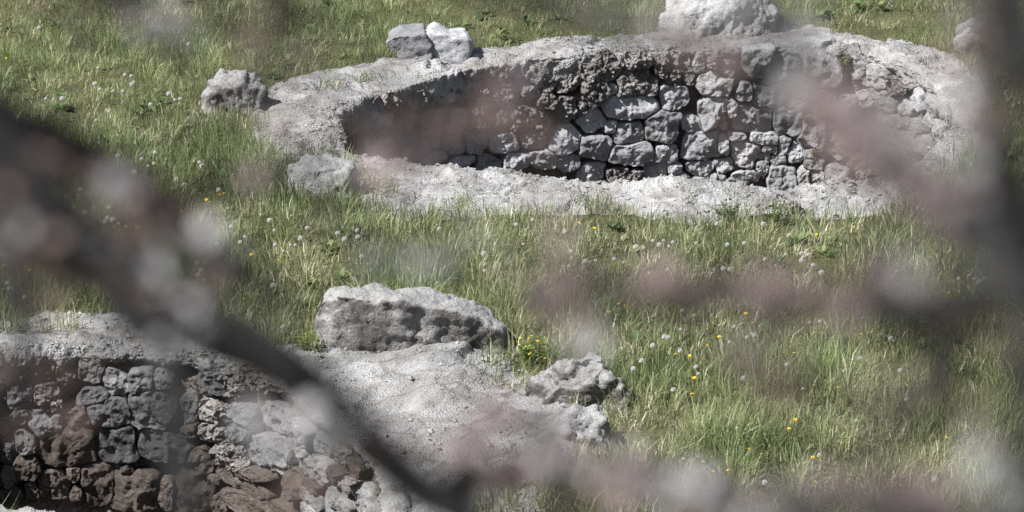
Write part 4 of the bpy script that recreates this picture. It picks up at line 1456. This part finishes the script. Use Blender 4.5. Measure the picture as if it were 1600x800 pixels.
rb = near(1640, 0, D2)
rbase = np.array([rb[0], rb[1], ter1(rb[0], rb[1]) - .05])
rtrunk = (np.array([rbase, near(1650, 1500, D2), near(1650, 800, D2), near(1600, 430, D2), near(1655, 230, D2), near(1606, 30, D2), near(1600, -250, D2), near(1560, -800, D2)]), np.array([.034, .030, .016, .0105, .008, .009, .0085, .008]))
R_LIMBS = [
    [(1590, 470, D2, .012), (1530, 380, D2 + .1, .010), (1420, 270, D2 + .3, .009), (1320, 195, D2 + .45, .0095), (1240, 150, D2 + .5, .009), (1170, 110, D2 + .5, .007), (1080, 70, D2 + .5, .0065), (960, 40, D2 + .5, .006), (840, 2, D2 + .5, .005), (700, -40, D2 + .5, .004)],
    [(1330, 200, D2 + .45, .007), (1270, 110, D2 + .4, .006), (1200, 25, D2 + .4, .005), (1140, -60, D2 + .4, .004)],
    [(1590, 460, D2, .010), (1480, 480, D2 + .1, .008), (1340, 480, D2 + .3, .007), (1240, 458, D2 + .4, .006), (1100, 450, D2 + .5, .0055), (950, 458, D2 + .5, .005), (810, 450, D2 + .5, .004)],
    [(1480, 475, D2 + .1, .007), (1470, 540, D2 + .15, .007), (1490, 600, D2 + .15, .006), (1400, 670, D2 + .2, .003)],
    [(1610, 820, D2, .012), (1480, 830, D2 + .2, .008), (1340, 800, D2 + .3, .006), (1200, 800, D2 + .4, .005), (1100, 740, D2 + .5, .003)],
    [(1598, 400, D2, .007), (1572, 200, D2 - .1, .0045), (1556, 40, D2 - .1, .005), (1525, -150, D2 - .1, .008)],
    [(1600, 700, D2, .007), (1560, 745, D2 + .1, .004)],
]
R_VEILS = [(x, y, r, o, k, D2 + .25 + random.uniform(-.15, .2)) for x, y, r, o, k in [
    (1410, 430, 38, .55, 'w'), (1550, 752, 36, .8, 'w'), (1450, 520, 32, .4, 'w'), (1180, 580, 40, .35, 'b'), (1405, 660, 30, .4, 'p'), (1560, 540, 40, .5, 'b'), (1590, 620, 40, .4, 'p'), (870, 372, 24, .3, 'p'), (1485, 590, 32, .35, 'w')]]
R_SPRAYS = [(p, r, o, k, D2 + d) for p, r, o, k, d in [
    ([(1170, -10), (1225, 50), (1270, 110), (1320, 165)], 40, .75, 'w', .45), ([(1290, 150), (1345, 200), (1420, 262), (1500, 335), (1580, 420)], 48, 1.0, 'p', .3), ([(1330, 175), (1400, 215), (1470, 280), (1560, 350)], 42, .65, 'w', .3), ([(1480, 350), (1540, 320), (1600, 300)], 40, .6, 'p', .15),
    ([(1380, 270), (1450, 330), (1540, 420)], 34, .4, 'b', .25), ([(1500, 200), (1550, 270), (1590, 340)], 40, .5, 'w', .15), ([(830, -5), (920, 25), (1010, 52), (1100, 72)], 26, .4, 'w', .5), ([(980, 50), (1090, 72), (1180, 120), (1290, 190)], 28, .45, 'b', .5),
    ([(1080, 60), (1140, 95), (1210, 135)], 30, .35, 'p', .5), ([(790, 452), (900, 455), (1000, 455), (1100, 448)], 36, .6, 'p', .5), ([(880, 462), (1020, 446), (1150, 452), (1260, 458)], 34, .6, 'b', .45), ([(1150, 440), (1260, 456), (1360, 490), (1480, 490)], 36, .45, 'p', .3), ([(1200, 445), (1320, 470), (1440, 500)], 32, .45, 'b', .3),
    ([(1360, 395), (1400, 430), (1440, 480)], 34, .4, 'p', .3), ([(1180, 800), (1290, 768), (1380, 760), (1470, 790)], 36, .4, 'p', .35), ([(1050, 770), (1160, 795), (1300, 800)], 34, .4, 'w', .4), ([(1400, 680), (1450, 620), (1480, 540)], 26, .35, 'b', .2),
    ([(1525, -10), (1540, 90), (1555, 210)], 38, .65, 'b', .1), ([(1510, 40), (1530, 150), (1540, 240)], 34, .4, 'w', .1), ([(1530, 440), (1560, 540), (1585, 640)], 34, .45, 'b', .1), ([(1510, 700), (1550, 745), (1590, 780)], 30, .4, 'w', .1), ([(1160, 560), (1230, 610), (1330, 600)], 30, .22, 'b', .35)]]
build_tree(rbase, 'pink budded tree with a dark stem along the right edge of the picture', rtrunk, R_LIMBS, R_VEILS, R_SPRAYS, 2)
